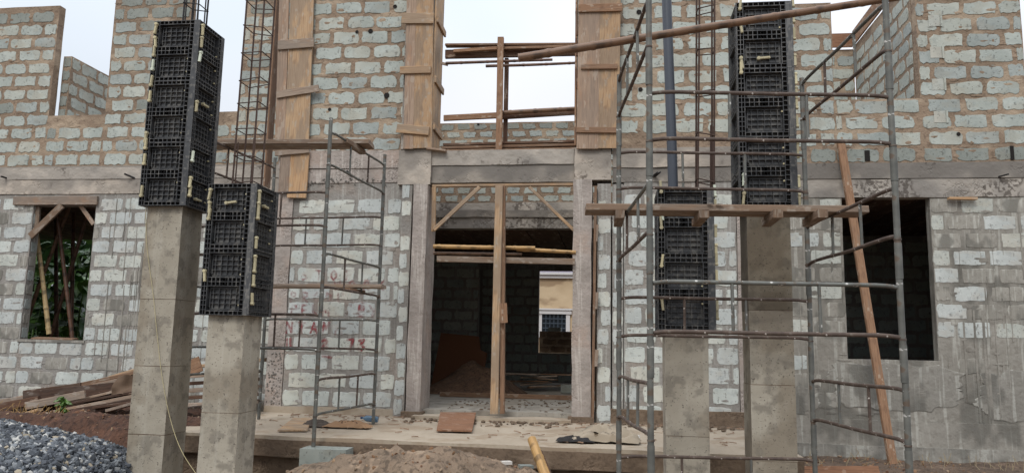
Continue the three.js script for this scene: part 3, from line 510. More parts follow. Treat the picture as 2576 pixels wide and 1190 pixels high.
// ---------------------------------------------------------------- porch columns, plastic formwork, rebar cages
const CZ = -7.395, CH = 0.195, CT = 0.062, CO = CH + CT;
function prism(w, y0, y1, c) { // square shaft with small chamfers, uv in metres
  const q = [[w - c, w], [-w + c, w], [-w, w - c], [-w, -w + c], [-w + c, -w], [w - c, -w], [w, -w + c], [w, w - c]], p = [], uv = [], ix = [];
  let s = rng() * 4; const o = rng() * 3;
  for (let i = 0; i < 8; i++) { const a = q[i], b = q[(i + 1) % 8], d = Math.hypot(a[0] - b[0], a[1] - b[1]), n = p.length / 3; p.push(a[0], y0, a[1], b[0], y0, b[1], b[0], y1, b[1], a[0], y1, a[1]); uv.push(s, y0 + o, s - d, y0 + o, s - d, y1 + o, s, y1 + o); ix.push(n, n + 2, n + 1, n, n + 3, n + 2); s -= d; }
  for (const [y, f] of [[y0, 0], [y1, 1]]) { const n = p.length / 3; q.forEach(([x, z]) => { p.push(x, y, z); uv.push(x, z); }); for (let i = 1; i < 7; i++) f ? ix.push(n, n + i + 1, n + i) : ix.push(n, n + i, n + i + 1); }
  const g = soup(p, uv, ix); if (g.attributes.normal.getZ(0) < 0) { const I = g.index.array; for (let i = 0; i < I.length; i += 3) { const t = I[i]; I[i] = I[i + 1]; I[i + 1] = t; } g.computeVertexNormals(); } return g;
}
const PH = 0.655;
function panelGeo() { // moulded panel: skin, edge cells, two trays with a fine grid, cross band with hexagon sockets
  const gs = [], r = 0.0056, B = (x0, x1, y0, y1, z0, z1) => gs.push(box(x0, x1, y0, y1, z0, z1)), xl = -CO, xr = CH, z0 = CH + 0.001, z1 = CO;
  B(xl, xr, 0.001, PH - 0.001, z0, z0 + 0.008);
  B(xl, xl + 0.007, 0.001, PH - 0.001, z0 + 0.008, z1); B(xr - 0.005, xr, 0.002, PH - 0.002, z0 + 0.008, z1 - 0.001);
  const a = z0 + 0.008, vert = (x, y0, y1, zt) => B(x - r / 2, x + r / 2, y0, y1, a, zt), horz = (y, x0, x1, zt) => B(x0, x1, y - r / 2, y + r / 2, a, zt);
  const tl = xl + 0.062, tr = xr - 0.045;
  vert(xl + 0.034, 0.004, PH - 0.004, z1 - 0.001); vert(tl, 0.004, PH - 0.004, z1 - 0.0015); vert(tr, 0.04, PH - 0.04, z1 - 0.001);
  for (let i = 0; i <= 14; i++) { const y = 0.005 + i * (PH - 0.01) / 14; horz(y, xl + 0.007, tl, z1 - 0.002); if (i > 0 && i < 14) horz(y + 0.01, tr, xr - 0.005, z1 - 0.002); }
  for (const y of [0.004, 0.04, PH - 0.04, PH - 0.004]) horz(y, tl, xr - 0.005, z1 - 0.0025);
  const n = 8; for (let i = 1; i < n; i++) { const x = tl + (xr - 0.005 - tl) * i / n; vert(x, 0.004, 0.04, z1 - 0.003); vert(x, PH - 0.04, PH - 0.004, z1 - 0.003); }
  const m = PH / 2; for (const y of [m - 0.042, m, m + 0.042]) horz(y, tl, tr, z1 - 0.0025);
  for (let i = 1; i < n; i++) { const x = tl + (tr - tl) * i / n; if (i === 4) continue; vert(x, m - 0.042, m + 0.042, z1 - 0.003); }
  for (const [x, y] of [[(tl + tr) / 2, m - 0.021], [(tl + tr) / 2, m + 0.021]]) { const c = new THREE.CylinderGeometry(0.016, 0.016, z1 - a - 0.002, 6, 1, true); c.rotateX(Math.PI / 2); c.translate(x, y, (a + z1) / 2); gs.push(c); const d = new THREE.CylinderGeometry(0.012, 0.012, z1 - a - 0.002, 6, 1, true); d.rotateX(Math.PI / 2); d.translate(x, y, (a + z1) / 2); d.scale(1, 1, 1); const I = d.index.array; for (let i = 0; i < I.length; i += 3) { const t = I[i]; I[i] = I[i + 1]; I[i + 1] = t; } gs.push(d); }
  for (const [y0, y1] of [[0.042, m - 0.044], [m + 0.044, PH - 0.042]]) {
    B(tl + 0.002, tr - 0.002, y0, y0 + 0.004, a, z1 - 0.012); 
    for (let i = 1; i < 6; i++) { const x = tl + 0.03 + (tr - tl - 0.05) * (i - 0.5) / 5; B(x - 0.0019, x + 0.0019, y0 + 0.02, y1 - 0.02, a, a + 0.024); }
    for (let i = 0; i < 5; i++) { const y = y0 + 0.022 + (y1 - y0 - 0.044) * i / 4; B(tl + 0.03, tr - 0.02, y - 0.0019, y + 0.0019, a, a + 0.0232); }
    vert(tl + 0.026, y0 + 0.015, y1 - 0.015, a + 0.02); horz(y0 + 0.014, tl + 0.03, tr - 0.02, a + 0.02);
    for (const y of [y0 + 0.03, y1 - 0.03]) { const c = new THREE.CylinderGeometry(0.014, 0.014, 0.03, 8, 1, true); c.rotateX(Math.PI / 2); c.translate(tl + 0.016, y, a + 0.016); gs.push(c); }
  }
  return merge(gs.map((g) => { const q = g.index ? g : g; return q; }));
}
const PANEL = panelGeo();
const CLAMP = (() => { const h = new THREE.CylinderGeometry(0.0165, 0.0165, 0.03, 12); h.rotateX(Math.PI / 2); const k = new THREE.CylinderGeometry(0.0095, 0.0095, 0.034, 8); k.rotateX(Math.PI / 2); return merge([h, box(-0.011, 0.011, -0.105, -0.008, -0.012, 0.009), box(-0.0065, 0.0065, -0.1, -0.02, 0.009, 0.013), k]); })();
const SOCKET = (() => { const k = new THREE.CylinderGeometry(0.0085, 0.0085, 0.003, 10); k.rotateX(Math.PI / 2); return k; })();
function porchColumn(label, x, top, boxTop) {
  const c = thing('porch_column', label, 'column', [x, -0.1, CZ], 'concrete columns standing in front of the porch');
  const ys = [-0.1]; let y = top - 0.28 - 4 * 0.66; while (y < top - 0.3) { if (y > 0.2) ys.push(y); y += 0.66; } ys.push(top); if (boxTop) ys.push(boxTop - 0.12);
  for (let i = 0; i < ys.length - 1; i++) { const k = CH - (i % 2 ? 0.003 : 0.005), g = rough(-k, k, ys[i] + (i ? 0.003 : 0), ys[i + 1] - 0.002, -k, k, 0.045, 0.0035, 821 + i + Math.round(x * 10)); { const u = g.attributes.uv; for (let q = 0; q < u.count; q++) u.setXY(q, u.getX(q) + x * 0.7, u.getY(q) + x * 0.31); } g.translate(0, 0.1, 0); place(c, 'lift', g, i === ys.length - 3 ? (x > 1 ? M.concWet : M.conc) : M.conc); if (i) { const j = box(-CH + 0.006, CH - 0.006, ys[i] - 0.003, ys[i] + 0.004, -CH + 0.006, CH - 0.006); j.translate(0, 0.1, 0); place(c, 'joint', j, M.riser); } }
  return c;
}
function plasticForm(label, x, y0, n) {
  const f = thing('column_formwork', label, 'formwork', [x, y0, CZ], 'black plastic column formwork');
  for (let m = 0; m < n; m++) for (let k = 0; k < 4; k++) {
    const p = place(f, 'panel', PANEL, pick(M.plastic)); p.position.set(rr(-0.002, 0.002), m * PH, rr(-0.002, 0.002)); p.rotation.y = k * Math.PI / 2 + rr(-0.004, 0.004);
    if (k > 1) continue;
    for (const yy of [0.11, 0.29, 0.45, 0.6]) { if (rng() < 0.22) continue; const q = place(p, 'clamp', CLAMP, M.clamp[rng() < 0.12 ? 2 : Math.floor(rng() * 2)]); q.position.set(-CO + 0.033, yy + rr(-0.02, 0.02), CO + 0.014); q.rotation.z = rng() < 0.55 ? rr(-0.15, 0.15) : Math.PI + rr(-0.15, 0.15); }
    for (const yy of [0.1, 0.24, 0.4, 0.55]) { if (rng() < 0.4) continue; const q = place(p, 'tie_end', SOCKET, M.clamp[0]); q.scale.set(1, 1, 5); q.position.set(CH - 0.055, yy, CH + 0.04); }
    if (rng() < 0.4) { const q = place(p, 'clamp', CLAMP, M.clamp[1]); q.position.set(-0.06, m % 2 ? 0.46 : 0.1, CH + 0.05); q.rotation.z = Math.PI / 2 + rr(-0.2, 0.2); }
  }
  return f;
}
const AX = -4.515, BX = -3.77, QX = 0.67, DX = 1.4175;
porchColumn('tall concrete column with twine hanging down it, next to the gravel heap', AX, 2.93, 4.89);
porchColumn('shorter concrete column with black formwork low on it, next to the taller twine-hung one', BX, 1.84, 3.14);
porchColumn('concrete column inside the tall scaffold carrying the low black formwork and grey pipe', QX, 1.77, 3.07);
porchColumn('damp-stained concrete column inside the tall scaffold under the high black formwork', DX, 2.9, 4.86);
plasticForm('three-panel-high black plastic form clamped round the column by the gravel heap', AX, 2.93, 3);
plasticForm('two-panel-high black plastic form with rebar cage rising above it beside the small scaffold', BX, 1.84, 2);
plasticForm('two-panel-high black plastic form behind the scaffold plank', QX, 1.77, 2);
plasticForm('three-panel-high black plastic form high up behind the tall scaffold', DX, 2.9, 3);
function cage(label, x, z, y0, y1, half, sp, lean, m) {
  const c = thing('rebar_cage', label, 'rebar', [x, y0, z], 'rebar cages rising from the columns');
  const at = (sx, sz, y) => V(x + sx * half + lean * (y - y0), y, z + sz * half);
  for (const [sx, sz] of [[-1, 1], [1, 1], [-1, -1], [1, -1]]) { part(c, 'bar', pipe([at(sx, sz, y0), at(sx, sz, (y0 + y1) / 2).add(V(rr(-0.01, 0.01), 0, rr(-0.01, 0.01))), at(sx, sz, y1)], 0.0098, 7, 6), m); if (rng() < 0.6) part(c, 'lap_bar', pipe([at(sx * 0.8, sz * 0.84, y0), at(sx * 0.8, sz * 0.84, y0 + rr(0.5, 0.9))], 0.0075, 7), m); }
  for (let y = y0 + rr(0.1, 0.2); y < y1; y += sp * rr(0.9, 1.1)) { const k = 1.09, t = rr(-0.02, 0.02), q = [[-1, 1], [1, 1], [1, -1], [-1, -1]].map(([a, b]) => at(a * k, b * k, y + t * a)); part(c, 'stirrup', merge([0, 1, 2, 3].map((i) => pipe([q[i], q[(i + 1) % 4]], 0.006, 6))), m); }
  return c;
}
cage('dark rebar stubs sticking out of the tallest form by the gravel heap', AX + 0.04, CZ, 4.75, 6.6, 0.085, 0.25, 0, M.rebarDark);
cage('tall rebar cage with square stirrups rising in front of the open sky gap', BX + 0.02, CZ, 3.08, 7.2, 0.105, 0.27, 0.005, M.rebar);
cage('rusty rebar cage rising beside the grey plastic pipe', QX + 0.2, CZ + 0.04, 3.0, 7.2, 0.075, 0.42, 0.018, M.rebar);
solo('plastic_pipe', pipe([P(1694, 470, CZ).add(V(0, -0.25, 0)), P(1694, 470, CZ), P(1677, -25, CZ)], 0.048, 20, 8), M.pvc, 'straight blue-grey plastic drain pipe standing out of the low formwork', 'pipe');
solo('hanging_twine', pipe([[365, 520], [366, 600], [372, 660], [383, 740], [392, 830], [406, 950], [428, 1060], [455, 1135], [500, 1205]].map(([x, y], i) => P(x, y, CZ + CO - 0.052 + (i > 6 ? (i - 6) * 0.06 : 0))), 0.0028, 6, 60), mat({ color: new THREE.Color('#b7ab83') }), 'pale yellow twine hanging down the tall concrete column', 'twine');

// ---------------------------------------------------------------- pipe scaffolds: light frames stacked crosswise
function scaffoldFrame(tower, a, b, J, len, foot, topPlus, rungs, sag) {
  const f = new THREE.Group(); f.name = 'frame'; tower.add(f);
  for (const [q, ft] of [[a, foot[0]], [b, foot[1]]]) {
    const y0 = ft === null ? J - len + 0.003 : ft, y1 = J + topPlus, lean = rr(-0.004, 0.004);
    part(f, 'post', pipe([V(q.x, y0, q.z), V(q.x + lean, y1, q.z)], 0.0212, 14, 1), M.steel);
    if (ft === null) part(f, 'sleeve', pipe([V(q.x, y0 - 0.002, q.z), V(q.x, y0 + (J - y0) * 0.36, q.z)], 0.0242, 14, 1), M.steel);
    part(f, 'weld_collar', pipe([V(q.x, J - rungs[1] - 0.03, q.z), V(q.x, J - rungs[1] - 0.018, q.z)], 0.0252, 14, 1), M.rust);
  }
  const d = b.clone().sub(a);
  for (const o of rungs) { const s = rr(0.2, 1) * sag, pts = [0.012, 0.06, 0.2, 0.5, 0.8, 0.94, 0.988].map((t, i) => a.clone().addScaledVector(d, t).setY(J - o - [0.012, 0.002, 0, 0.3 * s, 0, 0.002, 0.012][i] + s * (i - 3) * 0.15)); part(f, 'rung', pipe(pts, 0.0142, 10, 24), rng() < 0.25 ? M.steel : M.rust); }
  for (const t of [0.335, 0.665]) { const q = a.clone().addScaledVector(d, t + rr(-0.015, 0.015)); part(f, 'strut', pipe([V(q.x, J - rungs[0] - 0.006, q.z), V(q.x + rr(-0.004, 0.004), J - rungs[1] + 0.006, q.z)], 0.0115, 9), rng() < 0.5 ? M.steel : M.rust); }
  return f;
}
{ // tall scaffold in front of the columns
  const G = thing('scaffold_tower', 'tall pipe scaffold of stacked frames in front of the two concrete columns', 'scaffold', [1, 0, -6.1]), FL = V(0.25, 0, -5.2), FR = V(1.9, 0, -5.41), RL = V(0.058, 0, -6.84), RR = V(1.715, 0, -7.05);
  const o = [0.045, 0.375], N = [null, null];
  const L = [[4.075, 'top'], [3.4, 'second'], [2.755, 'third'], [2.09, 'fourth'], [1.41, 'fifth'], [0.735, 'lowest']];
  L.forEach(([J, w], i) => {
    const len = i < 5 ? J - L[i + 1][0] : J, base = i === 5, ft = base ? [0, 0] : N, tp = 0;
    if (i % 2) { scaffoldFrame(G, FL, FR, J, len, ft, tp, o, 0.01); scaffoldFrame(G, RL, RR, J, len, ft, tp, o, 0.01); }
    else { scaffoldFrame(G, RL, FL, J, len, ft, i ? 0 : -0.003, o, 0.03); scaffoldFrame(G, RR, FR, J, len, ft, i ? 0 : -0.003, o, 0.03); }
  });
  // platform: one heavy plank over loose bearers
  const pl = thing('scaffold_plank', 'brown scaffold plank with short bearers across the tall scaffold', 'plank', [0.8, 2.6, -6.3]);
  const a = P(1472, 521, -6.25), b = P(2182, 534, -6.4); 
  part(pl, 'plank', board(a.clone().setY(2.735).add(V(0, 0, -0.1)), b.clone().setY(2.735).add(V(0, 0, -0.1)), 0.27, 0.055, V(0, 1, 0)), M.wCem[0]);
  for (const x of [1556, 1765, 1952, 2062]) { const q = P(x, 545, -6.3); part(pl, 'bearer', board(V(q.x + rr(-0.02, 0.02), 2.672, -6.2), V(q.x, 2.672, -6.68), 0.075, 0.066, V(0, 1, 0)), M.wCem[1]); }
  for (const [x, w] of [[1782, 0.05], [1804, 0.06]]) { const q = P(x, 524, -6.21); part(pl, 'paint_splash', pipe([V(q.x, 2.7645, q.z - 0.06), V(q.x + w, 2.7645, q.z - 0.05)], (t) => 0.016 * Math.sin(Math.PI * (0.1 + 0.8 * t)) + 0.002, 6, 6).scale(1, 0.12, 1).translate(0, 2.7645 * 0.88, 0), mat({ color: new THREE.Color('#d8d6d0') })); }
}
{ // small scaffold on the porch
  const G = thing('scaffold_tower', 'smaller pipe scaffold standing on the porch before the red-lettered wall', 'scaffold', [-3.8, 0.5, -8.9]), FR = V(-3.125, 0, -8.02), RR = V(-3.0, 0, -9.68), RL = V(-4.58, 0, -9.79), FL = V(-4.72, 0, -8.14);
  const o = [0.035, 0.405], N = [null, null], L = [[3.97, 'top'], [3.275, 'second'], [2.605, 'third'], [1.925, 'fourth'], [1.245, 'lowest']];
  L.forEach(([J, w], i) => {
    const base = i === 4, len = base ? J - 0.58 : J - L[i + 1][0];
    if (i % 2) { scaffoldFrame(G, FL, FR, J, len, N, 0, o, 0.01); scaffoldFrame(G, RL, RR, J, len, N, 0, o, 0.01); }
    else { scaffoldFrame(G, FR, RR, J, len, base ? [0.505, 0.585] : N, i ? 0 : 0.11, o, 0.02); scaffoldFrame(G, FL, RL, J, len, base ? [0.585, 0.585] : N, i ? 0 : 0.11, o, 0.02); }
  });
  const y = 3.95, A = P(548, 372, -8.75), B = P(936, 352, -8.95), C = thing('scaffold_plank', 'upper plank of the small scaffold, its end sticking out towards the doorway', 'plank', [-3.7, 3.9, -8.8]);
  part(C, 'plank', board(V(A.x - 0.1, 3.985, -8.72), V(B.x + 0.02, 4.0, -8.86), 0.3, 0.055, V(0, 1, 0)), M.wCem[0]);
  part(C, 'bearer', board(V(-3.1, 3.93, -8.42), V(-3.07, 3.93, -8.98), 0.08, 0.055, V(0, 1, 0)), M.wCem[1]);
  const D = thing('scaffold_plank', 'lower plank of the small scaffold in front of the red lettering', 'plank', [-3.7, 2.55, -9.1]);
  const e = P(958, 727, -9.05); part(D, 'plank', board(V(-4.8, 2.265, -9.06), V(e.x, 2.285, -9.16), 0.25, 0.04, V(0, 1, 0)), M.wGrey[0]);
  part(D, 'bearer', board(V(-3.14, 2.225, -8.85), V(-3.1, 2.225, -9.3), 0.09, 0.038, V(0, 1, 0)), M.wMid[0]);
}

// ---------------------------------------------------------------- timber shutters on the columns above the beam
function shutter(label, x, y) { return thing('timber_shutter', label, 'formwork', [x, y, ZC], 'timber shutters round the upper columns'); }
{
  const zf = ZC + 0.075, f = shutter('two tall boards shuttering the wall corner above the small scaffold', -4.85, 3.75);
  part(f, 'board', pxBoard(715, -60, 702, 374, zf, 0.16, 0.03), M.wGrey[2]); part(f, 'board', pxBoard(761, -60, 744, 374, zf - 0.004, 0.38, 0.03), M.wNew[0]);
  part(f, 'side_board', board(V(-5.2, 3.9, ZC - 0.03), V(-5.2, 7.3, ZC - 0.03), 0.2, 0.025, V(1, 0, 0)), M.wMid[0]);
  part(f, 'board', pxBoard(717, 388, 711, 484, zf, 0.16, 0.03), M.wGrey[1]); part(f, 'board', pxBoard(753, 385, 744, 497, zf - 0.004, 0.3, 0.03), M.wNew[2]);
  for (const [x0, y0, x1, y1, w] of [[697, 113, 788, 106, 0.15], [694, 238, 800, 221, 0.11], [690, 386, 776, 378, 0.075]]) part(f, 'batten', pxBoard(x0, y0, x1, y1, zf + 0.032, w, 0.028), M.wGrey[Math.floor(rng() * 2)]);
  const g = shutter('board shutter boxing the door column next to the peg-holed wall', -2.85, 4.44), z2 = ZC + 0.13;
  part(g, 'board', pxBoard(1036, -60, 1026, 374, z2, 0.15, 0.03), M.wGrey[2]); part(g, 'board', pxBoard(1068, -60, 1062, 372, z2 - 0.003, 0.28, 0.03), M.wNew[1]);
  part(g, 'side_board', board(V(-2.645, 4.46, ZC - 0.16), V(-2.645, 7.4, ZC - 0.16), 0.5, 0.03, V(1, 0, 0)), M.wNew[0]);
  for (const [x0, y0, x1, y1, w] of [[1010, 45, 1090, 45, 0.165], [1005, 176, 1083, 174, 0.11], [997, 322, 1078, 329, 0.13]]) part(g, 'batten', pxBoard(x0, y0, x1, y1, z2 + 0.03, w, 0.028), M.wNew[Math.floor(rng() * 3)]);
  for (const y of [6.44, 5.5, 4.78]) part(g, 'side_batten', board(V(-2.613, y, ZC + 0.09), V(-2.613, y - 0.02, ZC - 0.46), 0.1, 0.03, V(1, 0, 0)), M.wNew[Math.floor(rng() * 3)]);
  part(g, 'peg', pxBoard(1110, 158, 1126, 162, ZC - 0.1, 0.04, 0.03), M.wGrey[0]); part(g, 'foot_scrap', pxBoard(1072, 372, 1120, 378, z2, 0.03, 0.2), M.wGrey[2]);
  part(g, 'column_core', box(-3.1, -2.665, 4.436, 7.4, ZC - 0.4, ZC + 0.085), M.beam);
  const h = shutter('board shutter boxing the door column next to the tall scaffold', -0.2, 4.42);
  part(h, 'board', pxBoard(1484, -60, 1478, 374, z2, 0.31, 0.03), M.wGrey[2]); part(h, 'board', pxBoard(1537, -60, 1530, 372, z2 - 0.004, 0.3, 0.03), M.wNew[1]);
  part(h, 'side_board', board(V(-0.53, 4.46, ZC - 0.16), V(-0.53, 7.4, ZC - 0.16), 0.5, 0.03, V(1, 0, 0)), M.wMid[1]);
  for (const [x0, y0, x1, y1, w] of [[1455, 20, 1566, 17, 0.12], [1462, 167, 1554, 166, 0.075], [1450, 326, 1553, 327, 0.08]]) part(h, 'batten', pxBoard(x0, y0, x1, y1, z2 + 0.032, w, 0.03), M.wMid[Math.floor(rng() * 2)]);
  part(h, 'column_core', box(-0.51, -0.0, 4.436, 7.4, ZC - 0.4, ZC + 0.085), M.beam);
  for (const [y0, y1] of [[28, 88], [95, 140], [172, 222], [322, 346]]) part(h, 'side_batten', pxBoard(1450, y0, 1452, y1, ZC + 0.1, 0.035, 0.05), M.wDark[2]);
}
// timbers across the opening above the door, each lifted off singly
{
  const z = ZC - 0.1, T = (lab, g, m, cat = 'timber', name = 'timber_rail') => solo(name, g, m, lab, cat, 'timbers across the upper opening');
  T('thin board along the very top of the rails over the door', pxBoard(1119, 111, 1457, 109, z, 0.03, 0.12), M.wMid[2]);
  T('deep dark beam under the top board over the door', pxBoard(1119, 135, 1457, 127, z - 0.06, 0.13, 0.06), M.wDark[2]);
  T('short paler board nailed to the dark beam', pxBoard(1140, 127, 1250, 120, z + 0.02, 0.05, 0.05), M.wMid[1]);
  T('second pale board over the dark beam beside the upright', pxBoard(1264, 120, 1440, 115, z + 0.02, 0.04, 0.05), M.wMid[0]);
  T('flat board laid lowest on the concrete beam over the door', pxBoard(1112, 379, 1450, 373, z, 0.035, 0.2), M.wMid[0]);
  T('flat board laid second on the concrete beam over the door', pxBoard(1112, 371, 1450, 363, z - 0.03, 0.04, 0.2), M.wMid[2]);
  T('flat board topmost of the stack on the concrete beam over the door', pxBoard(1114, 363, 1449, 354, z - 0.05, 0.035, 0.2), M.wDark[2]);
  T('lower cross rail running from the shutter to the upright', pxBoard(1115, 296, 1252, 289, z - 0.05, 0.085, 0.05), M.wMid[1]);
  T('dark cross rail under the thick bamboo over the door', pxBoard(1262, 294, 1452, 282, z - 0.08, 0.06, 0.05), M.wDark[2]);
  T('pale upright timber standing on the concrete beam over the door', pxBoard(1259, 92, 1254, 380, z + 0.11, 0.09, 0.07), M.wMid[1]);
  T('dark upright timber just behind the pale one over the door', pxBoard(1274, 146, 1270, 356, z - 0.14, 0.06, 0.08), M.wDark[2]);
  const B = (lab, a, b, r, m) => solo('bamboo_pole', culm(a, b, r, 0.004), m, lab, 'bamboo', 'bamboo poles about the site');
  B('thin bamboo hanging below the dark beam, shutter side', P(1121, 159, z), P(1390, 150, z), 0.022, M.bamDark);
  B('thin bamboo below the dark beam reaching the scaffold-side shutter', P(1222, 166, z + 0.05), P(1452, 158, z + 0.05), 0.022, M.bamDark);
  B('thick bamboo cross rail over the parapet, beside the upright', P(1263, 284, z), P(1453, 273, z), 0.034, M.bamBrown);
  // door opening below the beam
  const d = ZC + 0.04;
  const U = (lab, g, m) => solo('timber_prop', g, m, lab, 'timber', 'timber props in the doorway');
  U('thin pink batten nailed under the concrete door beam', pxBoard(1087, 467, 1452, 463, d, 0.035, 0.06), M.wNew[1]);
  U('short upright batten beside the door column below the beam', pxBoard(1091, 470, 1089, 582, d, 0.06, 0.04), M.wNew[1]);
  U('diagonal brace across the top corner next to the split door column', pxBoard(1090, 578, 1206, 470, d + 0.045, 0.055, 0.035), M.wNew[0]);
  U('diagonal brace across the top corner on the scaffold side of the doorway', pxBoard(1331, 470, 1445, 580, d, 0.042, 0.035), M.wNew[1]);
  const pb = Yp(1243, 1039, 0.7); U('stout timber prop standing in the middle of the doorway', board(V(pb.x, 0.69, pb.z + 0.0), P(1256, 468, pb.z), 0.105, 0.06), M.wNew[0]);
  U('second darker timber prop right behind the middle one', board(V(pb.x + 0.1, 0.69, pb.z - 0.08), P(1266, 468, pb.z - 0.08), 0.06, 0.1), M.wMid[0]);
  U('scrap of board nailed halfway up the middle prop', board(P(1266, 763, pb.z + 0.03), P(1268, 812, pb.z + 0.03), 0.1, 0.03), M.wMid[1]);
  U('wide plank rail across the doorway under the bamboo', pxBoard(1098, 651, 1446, 658, pb.z - 0.14, 0.085, 0.035), M.wCem[0]);
  B('upper bamboo rail across the doorway, split-column side', P(1090, 620, pb.z - 0.13), P(1346, 624, pb.z - 0.13), 0.03, M.bamYellow);
  B('upper bamboo rail across the doorway, scaffold side', P(1300, 627, pb.z - 0.2), P(1449, 635, pb.z - 0.2), 0.028, M.bamYellow);
  B('thinner lower bamboo rail across the doorway', P(1090, 637, pb.z - 0.2), P(1313, 640, pb.z - 0.2), 0.022, M.bamBrown);
  const t0 = Yp(1074, 990, 0.72); U('long board lying across the hall floor behind the doorway', board(V(-3.0, 0.735, -13.5), V(-0.25, 0.73, -13.6), 0.08, 0.03), M.wMid[0]);
  // scaffold-side long pole and others
  const a = P(1304, 146, -5.75), b = P(1820, 60, -6.0), c = P(2330, -18, -6.2);
  solo('bamboo_pole', culm(a, c, 0.032, 0.009, 14), M.bamBrown, 'long brown bamboo pole slung high across the tall scaffold', 'bamboo', 'bamboo poles about the site');
  solo('bamboo_pole', culm(V(-0.5, 0.1, -7.0).copy(P(1388, 1240, -7.15)), P(1338, 1106, -7.75), 0.05, 0.006, 14), M.bamYellow, 'thick yellow bamboo stub leaning on the porch edge', 'bamboo', 'bamboo poles about the site');
  solo('wooden_stick', pipe([P(1388, 1200, -7.5), P(1372, 1160, -7.75), P(1360, 1135, -7.95)], 0.014, 8, 8), M.wDark[0], 'thin dark stick leaning beside the bamboo stub', 'stick');
}
solo('leaning_timber', board(V(3.62, 0.1, -10.85), V(3.27, 4.58, -11.33), 0.112, 0.05, V(0.25, 0, 1)), M.wMid[1], 'long reddish timber leaning against the wall across the dark window', 'timber');
solo('timber_offcut', merge([pxBoard(2390, 498, 2462, 499, ZR + 0.1, 0.035, 0.07)]), M.wNew[2], 'split yellow timber offcut wedged under the beam near the dark window', 'timber');
solo('timber_scrap', board(V(1.95, 0.2, -9.6), V(3.1, 0.22, -9.8), 0.14, 0.05, V(0, 0.3, 1)), M.wRed[0], 'reddish timber lying on the soil at the foot of the scaffold', 'timber');
for (const [x0, y0, x1, y1, lab] of [[310, 437, 346, 452, 'dark pipe stub poking from the pale beam near the tall formwork'], [0, 444, 18, 449, 'dark pipe stub poking from the pale beam at the picture edge']]) solo('conduit_stub', pipe([P(x1, y1, ZL - 0.02), P(x0, y0, ZL + 0.12)], 0.016, 8), M.rebarDark, lab, 'pipe');

// ---------------------------------------------------------------- left-hand window: boards, bamboo props, plants behind
{
  const z = ZL + 0.05, f = thing('window_shutter', 'weathered board lintel and braces nailed over the bamboo-propped window', 'formwork', V(-9.4, 3.4, ZL));
  part(f, 'lintel_board', pxBoard(30, 505, 241, 504, z, 0.145, 0.05), M.wGrey[1]);
  part(f, 'jamb_board', pxBoard(88, 520, 85, 576, z - 0.09, 0.13, 0.03), M.wCem[1]);
  part(f, 'brace', pxBoard(72, 594, 151, 517, z + 0.02, 0.12, 0.04), M.wCem[1]);
  part(f, 'brace', pxBoard(199, 517, 232, 564, z - 0.1, 0.07, 0.03), M.wGrey[2]);
  const bam = [['pale yellow bamboo prop bending outward, foremost in the window', 90, 590, 121, 841, -12.35, 0.04, M.bamPale], ['brown bamboo prop crossing the window corner to corner', 172, 520, 62, 838, -12.75, 0.036, M.bamBrown], ['dark jointed bamboo prop behind the brown crossing one', 148, 600, 178, 850, -12.6, 0.036, M.bamDark], ['upright dark bamboo prop deep in the window', 183, 520, 176, 840, -13.4, 0.038, M.bamDark], ['slanting dark bamboo prop by the far jamb of the window', 218, 540, 130, 836, -13.1, 0.036, M.bamDark], ['hindmost upright bamboo prop in the window', 138, 540, 140, 830, -14.2, 0.04, M.bamDark]];
  for (const [lab, x0, y0, x1, y1, zz, r, m] of bam) { const A = P(x0, y0, zz), B = P(x1, y1, zz); const dn = A.clone().lerp(B, 1.0); if (zz < -12.45) { const k = (0.5 - A.y) / (B.y - A.y); dn.copy(A).lerp(B, k); } const up = A.clone(); const ku = (3.96 - A.y) / (B.y - A.y); up.copy(A).lerp(B, Math.max(ku, -0.35)); solo('bamboo_pole', culm(zz < -12.45 ? dn : B, zz < -12.45 ? up : A, r, 0.012), m, lab, 'bamboo', 'bamboo poles about the site'); }
  solo('sill_board', board(V(-9.75, 1.57, ZL - 0.06), V(-9.0, 1.56, ZL - 0.08), 0.16, 0.025, V(0, 1, 0.15)), M.wMid[2], 'small plywood scrap lying on the window sill under the bamboo', 'board');
}
function leafGeo(L, W, droop, n = 7) { // broad glossy leaf folded along its midrib
  const p = [], uv = [], ix = [];
  for (let i = 0; i <= n; i++) { const t = i / n, w = W * Math.pow(Math.sin(Math.PI * Math.min(1, 0.08 + t * 0.92)), 0.75) * (1 - 0.25 * t), y = -droop * t * t * L, x = L * t; for (const s of [-1, -0.5, 0, 0.5, 1]) { p.push(x, y + Math.abs(s) * w * 0.28 + 0.02 * Math.sin(t * 19 + s * 3), s * w); uv.push(t, s); } }
  for (let i = 0; i < n; i++) for (let k = 0; k < 4; k++) { const a = i * 5 + k, b = a + 1, c = a + 5, d = c + 1; ix.push(a, b, d, a, d, c); }
  return soup(p, uv, ix);
}
const leafMat = ['#4a6a2c', '#385826', '#5d7d38', '#2c4720'].map((c) => new THREE.MeshPhysicalMaterial({ color: new THREE.Color(c), roughness: 0.42, side: THREE.DoubleSide, transmission: 0.25, thickness: 0 }));
